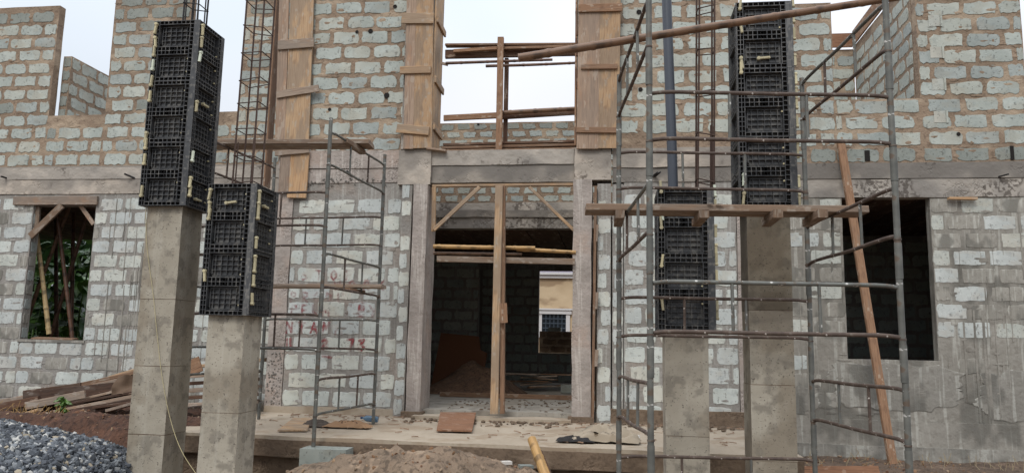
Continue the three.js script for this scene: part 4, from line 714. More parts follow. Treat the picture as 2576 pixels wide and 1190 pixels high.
{
  const geos = [leafGeo(0.85, 0.2, 0.5), leafGeo(0.7, 0.24, 0.7), leafGeo(1.0, 0.18, 0.35)];
  const spots = [[120, -17.8], [165, -18.3], [205, -17.6], [95, -18.6], [235, -18.8], [145, -19.2], [75, -19.4]];
  spots.forEach(([px, z], i) => {
    const c = P(px, 700, z), pl = thing('broadleaf_plant', ['nearest broad-leaved plant seen between the bamboo props', 'tall broad-leaved plant behind the crossing bamboo props', 'broad-leaved plant by the far jamb of the propped window', 'shaded broad-leaved plant by the near jamb of the propped window', 'broad-leaved plant half hidden behind the window jamb', 'hindmost broad-leaved plant in the middle of the propped window', 'low broad-leaved plant in the near corner of the propped window'][i], 'plant', [c.x, 0.3, z], 'plants behind the bamboo-propped window');
    const tall = rr(2.9, 3.9);
    part(pl, 'stem', pipe([V(c.x, 0.3, z), V(c.x + rr(-0.2, 0.2), 0.3 + tall * 0.5, z), V(c.x + rr(-0.3, 0.3), 0.3 + tall, z)], (t) => 0.035 * (1.1 - 0.7 * t), 8, 10), leafMat[2]);
    for (let k = 0; k < 26; k++) { const l = place(pl, 'leaf', pick(geos), pick(leafMat)); l.position.set(rr(-0.25, 0.25), tall * rr(0.12, 1.02), rr(-0.25, 0.3)); l.rotation.set(rr(-0.4, 0.4), rr(0, 6.28), rr(-0.3, 0.55), 'YXZ'); l.scale.setScalar(rr(0.6, 1.15)); }
  });
  // thicket that closes the view further back
  const g = leafGeo(0.5, 0.12, 0.5, 4), im = new THREE.InstancedMesh(g, leafMat[3], 5200), d = new THREE.Object3D();
  for (let i = 0; i < 5200; i++) { d.position.set(rr(-22, -8), 0.1 + 4.6 * Math.pow(rng(), 0.8), rr(-24, -20.5)); d.rotation.set(rr(-0.6, 0.6), rr(0, 6.28), rr(-0.6, 0.6), 'YXZ'); d.scale.setScalar(rr(0.6, 1.6)); d.updateMatrix(); im.setMatrixAt(i, d.matrix); }
  im.name = 'thicket'; im.userData = { kind: 'stuff', label: 'dark leafy thicket behind the house seen through the propped window', category: 'thicket' }; im.castShadow = im.receiveShadow = true; scene.add(im);
  const rf = thing('corrugated_roof', 'pale corrugated roof sheets glimpsed above the plants in the propped window', 'roof', V(-17.2, 0.0, -27));
  for (let s = 0; s < 3; s++) { const pos = [], uv = [], ix = [], n = 60; for (let j = 0; j <= 1; j++) for (let i = 0; i <= n; i++) { pos.push(-21.5 + s * 2.6 + i / n * 2.65, 5.3 - j * 1.9 + 0.035 * Math.sin(i * Math.PI / 2.5) + s * 0.006, -30 + j * 3); uv.push(i / n, j); } for (let i = 0; i < n; i++) ix.push(i, i + n + 1, i + n + 2, i, i + n + 2, i + 1); part(rf, 'sheet', soup(pos, uv, ix), mat({ color: new THREE.Color('#b4aebd'), roughness: 0.5, metalness: 0.2, side: THREE.DoubleSide })); }
  for (const [x, zz] of [[-21, -27.1], [-14, -27.1], [-21, -29.8], [-14, -29.8]]) part(rf, 'post', box(x - 0.06, x + 0.06, 0, zz < -28 ? 5.15 : 3.35, zz - 0.06, zz + 0.06), M.wGrey[0]);
}
// ---------------------------------------------------------------- inside the hall
{
  const sh = new THREE.Shape([[0, 0], [1.05, 0.02], [1.12, 0.75], [0.98, 0.82], [0.93, 1.1], [0.12, 1.16]].map(([x, y]) => new THREE.Vector2(x, y))), g = new THREE.ExtrudeGeometry(sh, { depth: 0.02, bevelEnabled: false });
  g.rotateX(-0.22); const c = P(1084, 950, -15.6); g.translate(c.x, 0.7, -15.6); solo('plywood_sheet', g, mat({ color: new THREE.Color('#6b4630') }), 'broken brown plywood sheet leaning inside the dark hall', 'board');
  const heap = (name, cx, cz, r, h, m, lab, cat) => { const p = [], uv = [], ix = [], n = 34; for (let j = 0; j <= n; j++) for (let i = 0; i <= n; i++) { const x = (i / n - 0.5) * 2 * r, z = (j / n - 0.5) * 2 * r, q = Math.hypot(x, z) / r; p.push(cx + x, 0.685 + Math.max(0, h * (1 - q) * (1 + 0.5 * n2(cx + x, cz + z, 4, 601)) + 0.05 * n2(cx + x, cz + z, 14, 603) * (q < 1 ? 1 : 0)), cz + z); uv.push(x, z); } for (let j = 0; j < n; j++) for (let i = 0; i < n; i++) { const a = j * (n + 1) + i, b = a + 1, c2 = a + n + 1, d = c2 + 1; ix.push(a, c2, d, a, d, b); } return solo(name, soup(p, uv, ix), m, lab, cat); };
  const s = P(1192, 985, -15); heap('sand_heap', s.x, -15, 1.05, 0.62, M.sand, 'heap of brown sand on the hall floor behind the doorway', 'sand');
  ['grey board lowest in the timber debris on the dark hall floor', 'brown board slanting out of the timber debris in the hall', 'wide grey board across the middle of the hall debris', 'narrow board pointing at the doorway from the hall debris', 'pale brown board near the top of the hall debris', 'grey lath on the prop side of the hall debris', 'short grey board on the bright-opening side of the hall debris', 'split board leaning on the hall debris', 'brown board topmost of the hall debris', 'thin grey strip topmost but one of the hall debris'].forEach((lab, i) => { const q = P(rr(1290, 1395), 970, -16.2), a = rr(-0.55, 0.55), l = rr(0.5, 1.3), y = 0.72 + i * 0.032; solo('debris_board', board(V(q.x - Math.cos(a) * l / 2, y + rr(0, 0.08), -16.2 + Math.sin(a) * l / 2 + rr(-0.4, 0.4)), V(q.x + Math.cos(a) * l / 2, y + rr(0, 0.1), -16.2 - Math.sin(a) * l / 2 + rr(-0.3, 0.3)), rr(0.06, 0.17), 0.025, V(0, 1, 0)), [1, 4, 8].includes(i) ? M.wMid[1] : M.wGrey[i % 3], lab, 'board', 'timber debris in the hall'); });
  solo('loose_block', rough(-1.0, -0.75, 0.7, 0.86, -15.6, -15.4, 0.08, 0.008, 611), M.blockNew[0], 'loose block on the hall floor beside the timber debris', 'block');
  for (let i = 0; i < 3; i++) { const q = Yp(1080 + i * 9, 975, 0.7); solo('leaning_lath', board(V(q.x + 0.05, 0.7, -14.5 + i * 0.02), V(q.x - 0.12, 1.12, -14.7), 0.035, 0.02), M.wGrey[i % 3], ['thin lath leaning in the hall, hard against the split column', 'middle one of the thin laths leaning in the hall corner', 'thin lath leaning in the hall, nearest the sand heap'][i], 'lath', 'laths leaning in the hall'); }
  // chips of mortar on the floor slab
  const gs = []; for (let i = 0; i < 90; i++) { const q = new THREE.IcosahedronGeometry(rr(0.008, 0.028), 0); q.scale(1.3, 0.6, 1); q.rotateY(rr(0, 3)); q.translate(rr(-2.5, -0.6), 0.695, rr(-13.3, -10.95)); gs.push(q); }
  const ch = solo('floor_chips', merge(gs), M.riser, 'mortar chips scattered on the pale floor slab inside the doorway', 'rubble'); ch.userData.kind = 'stuff';
  // neighbour house beyond the back opening
  const Z = -28, w0 = P(1352, 700, Z), w1 = P(1700, 700, Z), top = w0.y, nb = thing('neighbour_house', 'tan plastered neighbour house with white cornice seen through the hall', 'house', V(w0.x + 1.5, 0, Z));
  part(nb, 'wall', box(w0.x - 0.6, w1.x, 0, top, Z - 3, Z), mat({ map: rep(tPlaster, 2.4) }));
  const white = mat({ color: new THREE.Color('#c9c6c4') });
  const co = part(nb, 'cornice', box(w0.x - 0.7, w1.x, top, top + 0.12, Z - 3, Z + 0.1), white); part(co, 'cornice_step', box(w0.x - 0.75, w1.x, top + 0.12, top + 0.2, Z - 3, Z + 0.18), white);
  for (let i = 0; i < 44; i++) part(co, 'fascia_rib', box(w0.x - 0.75 + i * 0.11, w0.x - 0.69 + i * 0.11, top + 0.2, top + 0.46, Z + 0.1, Z + 0.13), mat({ color: new THREE.Color('#a9a3b4') }));
  part(nb, 'parapet', box(w0.x - 0.72, w1.x, top + 0.2, top + 0.46, Z - 3, Z + 0.1), mat({ color: new THREE.Color('#b7b2be') }));
  const a = P(1364, 790, Z), b = P(1424, 850, Z), fr = part(nb, 'window_frame', merge([box(a.x - 0.14, a.x, b.y, a.y, Z, Z + 0.08), box(b.x, b.x + 0.14, b.y, a.y, Z, Z + 0.08), box(a.x - 0.2, b.x + 0.2, a.y, a.y + 0.14, Z, Z + 0.12), box(a.x - 0.25, b.x + 0.25, a.y + 0.14, a.y + 0.2, Z, Z + 0.16)]), white);
  part(fr, 'pane', box(a.x, b.x, b.y, a.y, Z + 0.005, Z + 0.012), mat({ color: new THREE.Color('#20272e'), roughness: 0.2 }));
  const bars = []; for (let i = 0; i <= 6; i++) { const x = a.x + (b.x - a.x) * i / 6; bars.push(box(x - 0.012, x + 0.012, b.y, a.y, Z + 0.05, Z + 0.07)); } for (let i = 0; i <= 5; i++) { const y = b.y + (a.y - b.y) * i / 5; bars.push(box(a.x, b.x, y - 0.012, y + 0.012, Z + 0.071, Z + 0.085)); }
  part(fr, 'window_bars', merge(bars), mat({ color: new THREE.Color('#3d4852'), roughness: 0.5 }));
}

// ---------------------------------------------------------------- foreground: gravel, earth, timber pile, porch litter
const gh = (x, z) => 0.85 - 0.06 * (x + 6.9) ** 2 - 0.19 * (z + 6.6) ** 2 - 1.6 * Math.max(0, x + 4.95) ** 2 + 0.07 * n2(x, z, 3, 701);
{
  const p = [], uv = [], ix = [], nx = 60, nz = 60, x0 = -10.2, x1 = -3.7, z0 = -9.6, z1 = -4.3;
  for (let j = 0; j <= nz; j++) for (let i = 0; i <= nx; i++) { const x = x0 + (x1 - x0) * i / nx, z = z0 + (z1 - z0) * j / nz; p.push(x, Math.max(-0.3, gh(x, z) - 0.02), z); uv.push(x, z); }
  for (let j = 0; j < nz; j++) for (let i = 0; i < nx; i++) { const a = j * (nx + 1) + i, b = a + 1, c = a + nx + 1, d = c + 1; ix.push(a, c, d, a, d, b); }
  const o = thing('gravel_heap', 'heap of blue-grey crushed stone beside the tall concrete column', 'gravel', [-6.6, 0, -6.9]); o.userData.kind = 'stuff';
  part(o, 'heap_core', soup(p, uv, ix), mat({ map: rep(tSoil, 0.6), color: new THREE.Color('#4a4e55') }));
  const chip = (seed) => { const g = new THREE.IcosahedronGeometry(1, 0), a = g.attributes.position, r = mulberry(seed), mp = {}; for (let i = 0; i < a.count; i++) { const k = [a.getX(i), a.getY(i), a.getZ(i)].map((v) => v.toFixed(2)).join(); if (!mp[k]) mp[k] = 0.62 + 0.6 * r(); a.setXYZ(i, a.getX(i) * mp[k] * 1.25, a.getY(i) * mp[k] * 0.7, a.getZ(i) * mp[k]); } g.computeVertexNormals(); return g; };
  const pal = ['#4a4e54', '#5f6469', '#7b7f82', '#383c41', '#989a9a', '#53585e', '#b4b3ad', '#6c7074', '#9a8f7b', '#44484d'].map((c) => new THREE.Color(c)), d = new THREE.Object3D();
  for (let v = 0; v < 4; v++) {
    const N = 7200, im = new THREE.InstancedMesh(chip(720 + v), mat({ roughness: 0.75 }), N); im.name = 'stones'; im.castShadow = im.receiveShadow = true; im.userData.kind = 'stuff'; let n = 0;
    while (n < N) { const x = rr(-8.6, -4.1), z = rr(-8.0, -4.7), h = gh(x, z); if (h < H(x, z) - 0.02) continue; const s = 0.009 + 0.026 * Math.pow(rng(), 2.2) + 0.003; d.position.set(x + 6.6, h + rr(-0.014, 0.014), z + 6.9); d.rotation.set(rr(0, 6.3), rr(0, 6.3), rr(0, 6.3)); d.scale.set(s * rr(0.8, 1.4), s, s * rr(0.8, 1.3)); d.updateMatrix(); im.setMatrixAt(n, d.matrix); im.setColorAt(n, pal[Math.floor(rng() * rng() * 1.25 * pal.length) % pal.length]); n++; }
    o.add(im);
  }
  // clods and pebbles on the soil
  const N = 2600, im = new THREE.InstancedMesh(chip(740), mat({ roughness: 1 }), N); let n = 0; const pal2 = ['#76583f', '#7d5f49', '#86694f', '#6b4b38', '#947b61', '#8a7763'].map((c) => new THREE.Color(c));
  while (n < N) { const x = rr(-8.5, 4.5), z = rr(-11.3, -5.5); const bank = x < -4.3 && z < -7.8 && z > -9.8, md = bell(x, z, -1.7, -7.6, 1.6, 0.8) > 0.2, rt = x > 2 && z < -9; if (!(bank || md || rt) || (x > -5.05 && x < 1.85 && z < -8)) continue; const s = 0.005 + 0.022 * Math.pow(rng(), 5); d.position.set(x, H(x, z) + s * 0.25, z); d.rotation.set(rr(0, 6), rr(0, 6), rr(0, 6)); d.scale.set(s * 1.2, s, s); d.updateMatrix(); im.setMatrixAt(n, d.matrix); im.setColorAt(n, pick(pal2)); n++; }
  im.name = 'soil_clods'; im.userData = { kind: 'stuff', label: 'clods and pebbles strewn over the bare soil', category: 'soil' }; im.castShadow = im.receiveShadow = true; scene.add(im);
}
{ // stripped shuttering stacked against the long wall: every board a thing
  const L = [
    [115, 985, 350, 935, -11.0, 0.05, 0.2, 'wMid', 2, 'uppermost board of the stripped timber pile against the long wall'],
    [340, 938, 660, 905, -11.2, 0.05, 0.2, 'wNew', 1, 'pale board sloping up behind the concrete columns in the timber pile'],
    [85, 1003, 285, 961, -10.9, 0.05, 0.2, 'wGrey', 1, 'grey board second from the top of the timber pile'],
    [200, 985, 300, 967, -10.85, 0.035, 0.12, 'wGrey', 2, 'short grey lath lying on the timber pile'],
    [-30, 1030, 93, 1008, -10.6, 0.13, 0.04, 'wDark', 2, 'dark brown board on edge at the low end of the timber pile'],
    [55, 1012, 340, 982, -10.65, 0.3, 0.025, 'wDark', 1, 'wide dark plywood strip lying on edge in the timber pile'],
    [55, 1000, 200, 980, -10.75, 0.2, 0.025, 'wDark', 0, 'dark cement-stained plywood strip behind the wide one'],
    [123, 1039, 345, 995, -10.3, 0.05, 0.18, 'wGrey', 2, 'long pale board along the front of the timber pile'],
    [150, 1043, 345, 1010, -10.25, 0.1, 0.04, 'wDark', 1, 'dark board on edge under the long pale one'],
    [262, 1034, 350, 1010, -10.15, 0.04, 0.14, 'wGrey', 1, 'short grey board low in the timber pile near the tall column'],
    [90, 1042, 182, 1046, -9.9, 0.04, 0.1, 'wGrey', 0, 'short grey offcut lying on the earth before the timber pile'],
    [40, 1047, 92, 1031, -10.0, 0.04, 0.1, 'wNew', 2, 'orange offcut sticking out of the earth before the timber pile'],
    [440, 950, 640, 935, -10.9, 0.05, 0.2, 'wGrey', 2, 'grey board end showing between the two columns, highest but one'],
    [430, 968, 640, 955, -10.8, 0.05, 0.2, 'wDark', 2, 'dark board end showing between the two columns'],
    [430, 985, 640, 975, -10.7, 0.06, 0.2, 'wGrey', 1, 'thick grey board end showing between the two columns'],
    [430, 1003, 640, 993, -10.6, 0.05, 0.2, 'wDark', 0, 'blackened board end showing between the two columns'],
    [430, 1022, 640, 1012, -10.4, 0.05, 0.2, 'wGrey', 0, 'grey board end lowest between the two columns'],
    [455, 935, 502, 915, -10.6, 0.22, 0.03, 'wMid', 1, 'brown plywood corner sticking up between the two columns'],
    [430, 1102, 640, 1116, -8.6, 0.08, 0.25, 'wGrey', 2, 'pale plank lying on blocks between the two columns']];
  for (const [x0, y0, x1, y1, z, w, t, m, k, lab] of L) solo('pile_board', pxBoard(x0, y0, x1, y1, z, w, t), M[m][k], lab, 'board', 'stripped boards piled against the long wall');
  [['grey', 60, 1022, 150, 0.2, -10.4, M.wGrey[0]], ['blackish', 150, 1020, 190, 0.18, -10.35, M.wDark[1]], ['pale', 190, 1008, 150, 0.24, -10.5, M.wGrey[2]], ['brown', 100, 1000, 220, 0.2, -10.95, M.wMid[0]], ['dark', 20, 1026, 120, 0.14, -10.5, M.wDark[2]], ['orange', 270, 950, 80, 0.3, -11.1, M.wNew[2]], ['cement-grey', 160, 992, 170, 0.22, -10.7, M.wGrey[1]], ['chocolate', 230, 1026, 110, 0.13, -10.2, M.wDark[0]]].forEach(([tone, x0, y, len, k, z, m], i) => solo('pile_board', pxBoard(x0, y, x0 + len, y - len * k, z, i % 3 ? 0.035 : 0.11, i % 3 ? 0.15 : 0.03), m, `${tone} loose board ${['low near the gravel', 'low in the middle', 'towards the tall column', 'across the top', 'nearest the gravel', 'sticking up by the tall column', 'half way up', 'lowest by the tall column'][i]} of the stripped timber pile`, 'board', 'stripped boards piled against the long wall'));
  [['wide blackened', 0, 1030, 200, 0.1, -10.8, 0.16, M.wDark[1]], ['broad stained', 100, 1018, 240, 0.12, -10.9, 0.2, M.wDark[0]], ['broad grey', -20, 1012, 160, 0.14, -11.1, 0.06, M.wGrey[1]], ['narrow tan', 30, 1004, 260, 0.2, -11.15, 0.05, M.wMid[1]]].forEach(([tone, x0, y, len, k, z, w, m], i) => solo('pile_board', pxBoard(x0, y, x0 + len, y - len * k, z, w, 0.05), m, `${tone} plank ${['at the gravel end', 'in the middle', 'against the wall', 'highest against the wall'][i]} of the stripped timber pile`, 'board', 'stripped boards piled against the long wall'));
  // torn cement paper on the pile
  const g = new THREE.PlaneGeometry(0.34, 0.28, 12, 10), a = g.attributes.position; for (let i = 0; i < a.count; i++) a.setZ(i, 0.14 * (fbm(a.getX(i) + 0.5, a.getY(i) + 0.5, 4, 4, 3, 751) - 0.5) * 2 - 0.1 * Math.abs(a.getX(i))); g.computeVertexNormals(); g.rotateX(-0.5); const c = P(312, 968, -10.4); g.translate(c.x, c.y, c.z);
  solo('cement_bag', g, mat({ color: new THREE.Color('#5f4c3c'), side: THREE.DoubleSide }), 'torn brown cement bag draped over the timber pile', 'bag');
}
{ // two blocks under the scaffold leg
  const z = -7.87; const b = (y0, y1, lab, x0, x1, m, sd) => solo('footing_block', rough(x0, x1, y0, y1, z - 0.24, z, 0.05, 0.006, sd), m, lab, 'block', 'blocks under the small scaffold');
  const x0 = P(752, 1150, z).x, x1 = P(868, 1150, z).x; b(0.283, 0.503, 'upper grey-green block under the front leg of the small scaffold', x0, x1, M.blockNew[0], 761); b(0.06, 0.28, 'lower grey-green block under the front leg of the small scaffold', x0 - 0.01, x1 - 0.01, M.blockNew[1], 763);
}
{ // porch litter
  const y = 0.597;
  const sheet = (pts, m, lab, name, th = 0.018) => { const p = [], uv = [], c = pts.map((q) => q.clone()), ix = [0, 1, 2, 0, 2, 3, 4, 6, 5, 4, 7, 6]; for (const dy of [th, 0]) c.forEach((q) => { p.push(q.x, q.y + dy, q.z); uv.push(q.x, q.z); }); for (let i = 0; i < 4; i++) { const j = (i + 1) % 4; ix.push(i, 4 + i, 4 + j, i, 4 + j, j); } const g = soup(p, uv, ix).toNonIndexed(); g.computeVertexNormals(); return solo(name, g, m, lab, 'board'); };
  sheet([Yp(1098, 1085, y), Yp(1187, 1087, y), Yp(1197, 1041, 0.655), Yp(1107, 1040, 0.655)], M.wRed[0], 'reddish plywood square propped on the door step', 'plywood_offcut');
  sheet([Yp(697, 1086, y), Yp(772, 1085, y), Yp(784, 1054, y), Yp(736, 1055, y)], M.wNew[0], 'pale plywood offcut flat on the porch behind the scaffold leg', 'plywood_offcut');
  const crumple = (cx, cz, w, d, h, seed, m, lab, name, cat, f = 5) => { const g = new THREE.PlaneGeometry(w, d, 26, 16), a = g.attributes.position; for (let i = 0; i < a.count; i++) { const x = a.getX(i), z = a.getY(i), u = x / w + 0.5, v = z / d + 0.5, e = Math.sin(Math.PI * Math.min(1, Math.max(0, u))) * Math.sin(Math.PI * Math.min(1, Math.max(0, v))); const r = Math.abs(fbm(u, v, f, f, 2, seed) - 0.5) * 2; a.setXYZ(i, cx + x + 0.12 * w * (fbm(v, u, 4, 4, 2, seed + 5) - 0.5), 0.592 + h * (0.12 + 0.88 * Math.sqrt(e)) * Math.pow(1 - r, 1.6), cz - z + 0.2 * d * (fbm(u, v, 5, 5, 2, seed + 9) - 0.5)); } g.computeVertexNormals(); return solo(name, g, m, lab, cat); };
  const p1 = Yp(880, 1068, 0.62); 
  const cv = document.createElement('canvas'); cv.width = 256; cv.height = 128; const cx = cv.getContext('2d'); cx.fillStyle = '#97775a'; cx.fillRect(0, 0, 256, 128); cx.fillStyle = '#4c3526'; cx.font = 'bold 40px sans-serif'; cx.fillText('SUPER', 70, 100); const ct = new THREE.CanvasTexture(cv); ct.colorSpace = THREE.SRGBColorSpace;
  crumple(p1.x, p1.z + 0.05, 0.55, 0.22, 0.1, 771, mat({ map: ct, side: THREE.DoubleSide }), 'crumpled brown paper cement bag on the porch under the small scaffold', 'cement_bag', 'bag');
  crumple(p1.x - 0.4, p1.z + 0.05, 0.34, 0.2, 0.09, 775, mat({ color: new THREE.Color('#564c44'), side: THREE.DoubleSide }), 'torn dark piece of cement bag beside the plywood offcut', 'cement_bag', 'bag', 6);
  const p2 = Yp(1525, 1104, 0.62);
  crumple(p2.x - 0.02, p2.z, 0.74, 0.32, 0.2, 781, mat({ color: new THREE.Color('#a59885'), side: THREE.DoubleSide }), 'crumpled beige sackcloth on the porch before the tall scaffold', 'sackcloth', 'cloth', 4);
  crumple(p2.x - 0.32, p2.z + 0.1, 0.4, 0.18, 0.07, 785, mat({ color: new THREE.Color('#2d2b2b'), side: THREE.DoubleSide }), 'black plastic bag scrap beside the beige sackcloth', 'plastic_scrap', 'scrap', 6);
  const bt = thing('water_bottle', 'blue plastic water bottle lying at the scaffold leg', 'bottle', Yp(929, 1062, 0.6)), blue = new THREE.MeshPhysicalMaterial({ color: new THREE.Color('#86a5bd'), roughness: 0.15, transmission: 0.6, thickness: 0 });
  const lath = new THREE.LatheGeometry([[0, -0.11], [0.035, -0.11], [0.04, -0.1], [0.04, 0.03], [0.036, 0.05], [0.014, 0.085], [0.014, 0.1], [0, 0.1]].map(([x, q]) => new THREE.Vector2(x, q)), 16); lath.rotateZ(1.5); const bb = place(bt, 'body', lath, blue); bb.position.y = 0.042; const cap = new THREE.CylinderGeometry(0.016, 0.016, 0.02, 12); cap.rotateZ(1.5); const cc = place(bt, 'cap', cap, mat({ color: new THREE.Color('#2c3d63') })); cc.position.set(-0.11, 0.05, 0);
  // splinters, chips and straw
  const gs = []; for (let i = 0; i < 260; i++) { const t = rng(), x = rr(-4.6, 1.7), z = t < 0.55 ? -10.8 + Math.abs(rr(-0.5, 0.5)) * rng() + 0.12 : rr(-10.6, -8.4), l = rr(0.02, 0.16), a = rr(0, 3.1), q = box(-l / 2, l / 2, 0, rr(0.004, 0.012), -0.006, 0.006); q.rotateY(a); q.rotateZ(rr(-0.1, 0.1)); q.translate(x, 0.592, z); gs.push(q); }
  const sp = solo('splinters', merge(gs), M.wMid[1], 'wood splinters and straw scattered over the porch', 'litter'); sp.userData.kind = 'stuff';
  const rb = []; for (let i = 0; i < 160; i++) { const q = new THREE.IcosahedronGeometry(rr(0.008, 0.035), 0), x = rr(-2.7, 1.8); q.scale(1.2, 0.7, 1); q.rotateY(rr(0, 3)); q.translate(x, 0.595, -10.75 + rng() * rng() * 0.7 + (x > -2.7 && x < -0.5 ? 0.3 : 0.05)); rb.push(q); }
  const rs = solo('porch_rubble', merge(rb), M.riser, 'mortar rubble gathered along the foot of the wall on the porch', 'rubble'); rs.userData.kind = 'stuff';
  // scraps on the mound
  for (const [x, y2, w, col, lab] of [[1275, 1178, 0.1, '#cfcac2', 'scrap of white paper on the soil before the porch'], [1322, 1165, 0.14, '#7f8580', 'broken grey block piece on the soil under the porch edge'], [960, 1183, 0.16, '#b39a78', 'dry curled leaf on the sandy mound'], [1602, 1086, 0.07, '#d3d2ce', 'white paper scrap on the porch inside the tall scaffold']]) { const q = P(x, y2, y2 < 1100 ? -9.1 : -7.9); const g = rough(-w / 2, w / 2, 0, 0.03, -w / 3, w / 3, 0.03, 0.012, 790 + Math.round(x)); const gy = y2 < 1100 ? 0.59 : H(q.x, q.z); g.rotateY(0.5); g.translate(q.x, gy, q.z); solo('scrap', g, mat({ color: new THREE.Color(col) }), lab, 'litter'); }
}
{ // weeds and straw
  const blades = (n, fx, fz, len, cols, name, lab) => { const gs = []; for (let i = 0; i < n; i++) { const x = fx(), z = fz(), l = rr(len * 0.4, len), a = rr(0, 6.3), b = rr(0.1, 1.25), g = board(V(0, 0, 0), V(Math.cos(a) * Math.sin(b) * l, Math.cos(b) * l, Math.sin(a) * Math.sin(b) * l), 0.006, 0.0015, V(0.3, 0.2, 1), 0); g.translate(x, H(x, z), z); gs.push(g); } const o = solo(name, merge(gs), mat({ color: new THREE.Color(cols), side: THREE.DoubleSide }), lab, 'straw'); o.userData.kind = 'stuff'; };
  blades(80, () => rr(2.4, 6), () => rr(-11.3, -10.4), 0.16, '#8f8064', 'dry_straw', 'dry straw along the foot of the wall under the dark window');
  blades(60, () => rr(-8.2, -7), () => rr(-9.7, -9.2), 0.2, '#97794c', 'dry_straw', 'dry straw on the earth before the timber pile');
  const pl = thing('weed_plant', 'small green weed growing before the timber pile', 'plant', V(P(158, 1000, -9.7).x, 0.7, -9.7)), g = leafGeo(0.1, 0.022, 0.5, 4);
  const r0 = H(pl.position.x, -9.7); pl.position.y = r0; part(pl, 'stem', pipe([V(pl.position.x, r0, -9.7), V(pl.position.x + 0.02, r0 + 0.24, -9.7)], 0.004, 6), leafMat[2]);
  for (let i = 0; i < 16; i++) { const l = place(pl, 'leaf', g, leafMat[2]); l.position.y = 0.08 + i * 0.012; l.rotation.set(0, i * 2.4, rr(0, 0.6), 'YXZ'); }
}
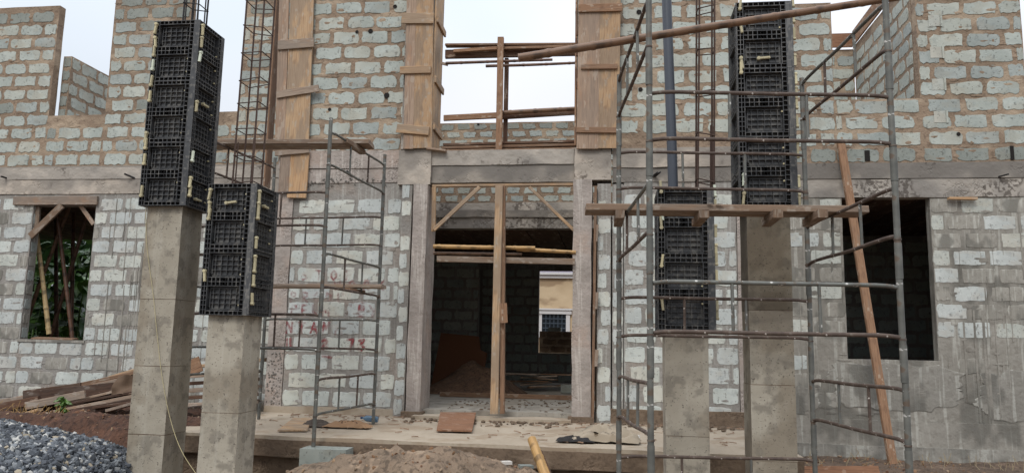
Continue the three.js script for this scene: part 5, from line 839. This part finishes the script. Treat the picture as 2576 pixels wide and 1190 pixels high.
// ---------------------------------------------------------------- faded red lettering, brushed on by hand
{
  const FONT = { S: [[[0.9, 0.9], [0.5, 1], [0.1, 0.8], [0.3, 0.55], [0.8, 0.4], [0.85, 0.12], [0.4, 0], [0.05, 0.12]]], T: [[[0, 1], [1, 0.97]], [[0.5, 1], [0.48, 0]]], O: [[[0.5, 1], [0.1, 0.7], [0.1, 0.3], [0.5, 0], [0.9, 0.3], [0.9, 0.7], [0.5, 1]]], P: [[[0.1, 0], [0.15, 1], [0.8, 0.95], [0.85, 0.6], [0.15, 0.5]]], W: [[[0, 1], [0.25, 0], [0.5, 0.7], [0.75, 0], [1, 1]]], R: [[[0.1, 0], [0.15, 1], [0.8, 0.95], [0.8, 0.6], [0.15, 0.5], [0.9, 0]]], K: [[[0.1, 0], [0.15, 1]], [[0.9, 1], [0.15, 0.5], [0.9, 0]]], E: [[[0.9, 1], [0.1, 1], [0.1, 0], [0.9, 0.02]], [[0.1, 0.5], [0.7, 0.52]]], M: [[[0, 0], [0.1, 1], [0.5, 0.35], [0.9, 1], [1, 0]]], I: [[[0.5, 1], [0.48, 0]]], B: [[[0.1, 0], [0.15, 1], [0.75, 0.9], [0.7, 0.58], [0.15, 0.52], [0.85, 0.4], [0.8, 0.05], [0.1, 0]]], Y: [[[0, 1], [0.5, 0.5], [1, 1]], [[0.5, 0.5], [0.45, 0]]], N: [[[0.05, 0], [0.1, 1], [0.85, 0.05], [0.9, 1]]], A: [[[0, 0], [0.5, 1], [1, 0]], [[0.2, 0.38], [0.8, 0.38]]], U: [[[0.1, 1], [0.12, 0.2], [0.5, 0], [0.88, 0.2], [0.9, 1]]], D: [[[0.1, 0], [0.15, 1], [0.8, 0.75], [0.85, 0.3], [0.1, 0]]], C: [[[0.9, 0.85], [0.5, 1], [0.1, 0.6], [0.2, 0.15], [0.6, 0], [0.9, 0.15]]], 1: [[[0.4, 1], [0.45, 0]]], 2: [[[0.1, 0.8], [0.5, 1], [0.85, 0.75], [0.1, 0], [0.9, 0.03]]], 7: [[[0, 0.95], [0.9, 1], [0.4, 0]]], 3: [[[0.1, 0.9], [0.8, 0.95], [0.4, 0.55], [0.85, 0.3], [0.5, 0], [0.05, 0.1]]] };
  const X0 = 715, X1 = 985, Y0 = 672, Y1 = 905, segs = [];
  const word = (t, x, y, h, step, k, lw) => [...t].forEach((ch, i) => { for (const pl of FONT[ch] || []) for (let j = 0; j < pl.length - 1; j++) segs.push([x + i * step + pl[j][0] * h * 0.62, y - pl[j][1] * h, x + i * step + pl[j + 1][0] * h * 0.62, y - pl[j + 1][1] * h, lw * rr(0.8, 1.25), k * rr(0.7, 1.1)]); });
  word('STOP', 752, 705, 24, 38, 0.75, 3); word('WORK', 838, 730, 24, 37, 0.5, 3); word('PRODUCE', 728, 762, 24, 30, 0.5, 3); word('PERMIT', 731, 796, 26, 27, 0.8, 3.4); word('BY', 902, 796, 26, 28, 1.1, 4.4); word('NTAMA', 722, 840, 26, 31, 0.95, 3.6); word('11', 720, 877, 22, 9, 0.9, 3.6); word('2', 815, 877, 22, 20, 0.8, 4.5); word('73', 878, 880, 26, 28, 1.0, 4.6);
  segs.push([818, 897, 840, 900, 4, 0.7]);
  const n = 512, m = 448, d = new Uint8Array(n * m * 4);
  for (let j = 0; j < m; j++) for (let i = 0; i < n; i++) {
    const x = X0 + (X1 - X0) * (i + 0.5) / n, y = Y1 - (Y1 - Y0) * (j + 0.5) / m; let a = 0;
    for (const [ax, ay, bx, by, w, k] of segs) { const dx = bx - ax, dy = by - ay, t = Math.max(0, Math.min(1, ((x - ax) * dx + (y - ay) * dy) / (dx * dx + dy * dy + 1e-6))), q = Math.hypot(x - ax - t * dx, y - ay - t * dy); if (q < w) a = Math.max(a, k * sst(w, w * 0.55, q)); }
    const wear = sst(0.3, 0.62, fbm(i / n, j / m, 9, 9, 4, 801)) * (0.5 + 0.5 * sst(0.35, 0.62, fbm(i / n, j / m, 50, 50, 2, 805))), o = (j * n + i) * 4; d[o] = 148; d[o + 1] = 62; d[o + 2] = 66; d[o + 3] = 255 * Math.min(0.8, a * wear * 0.88);
  }
  const t = new THREE.DataTexture(d, n, m); t.colorSpace = THREE.SRGBColorSpace; t.magFilter = THREE.LinearFilter; t.needsUpdate = true;
  const a = P(X0, 790, ZC), b = P(X1, 790, ZC), c = P(850, Y0, ZC), e = P(850, Y1, ZC), g = new THREE.PlaneGeometry(b.x - a.x, c.y - e.y); g.translate((a.x + b.x) / 2, (c.y + e.y) / 2, ZC + 0.0125);
  const wall = scene.children.find((o) => o.userData.label && o.userData.label.startsWith('block wall with faded red')); const l = part(wall, 'painted_lettering', g, mat({ map: t, transparent: true, roughness: 0.9 })); l.userData.label = 'faded red hand-painted lettering'; l.castShadow = false;
}
renderer.render(scene, camera);
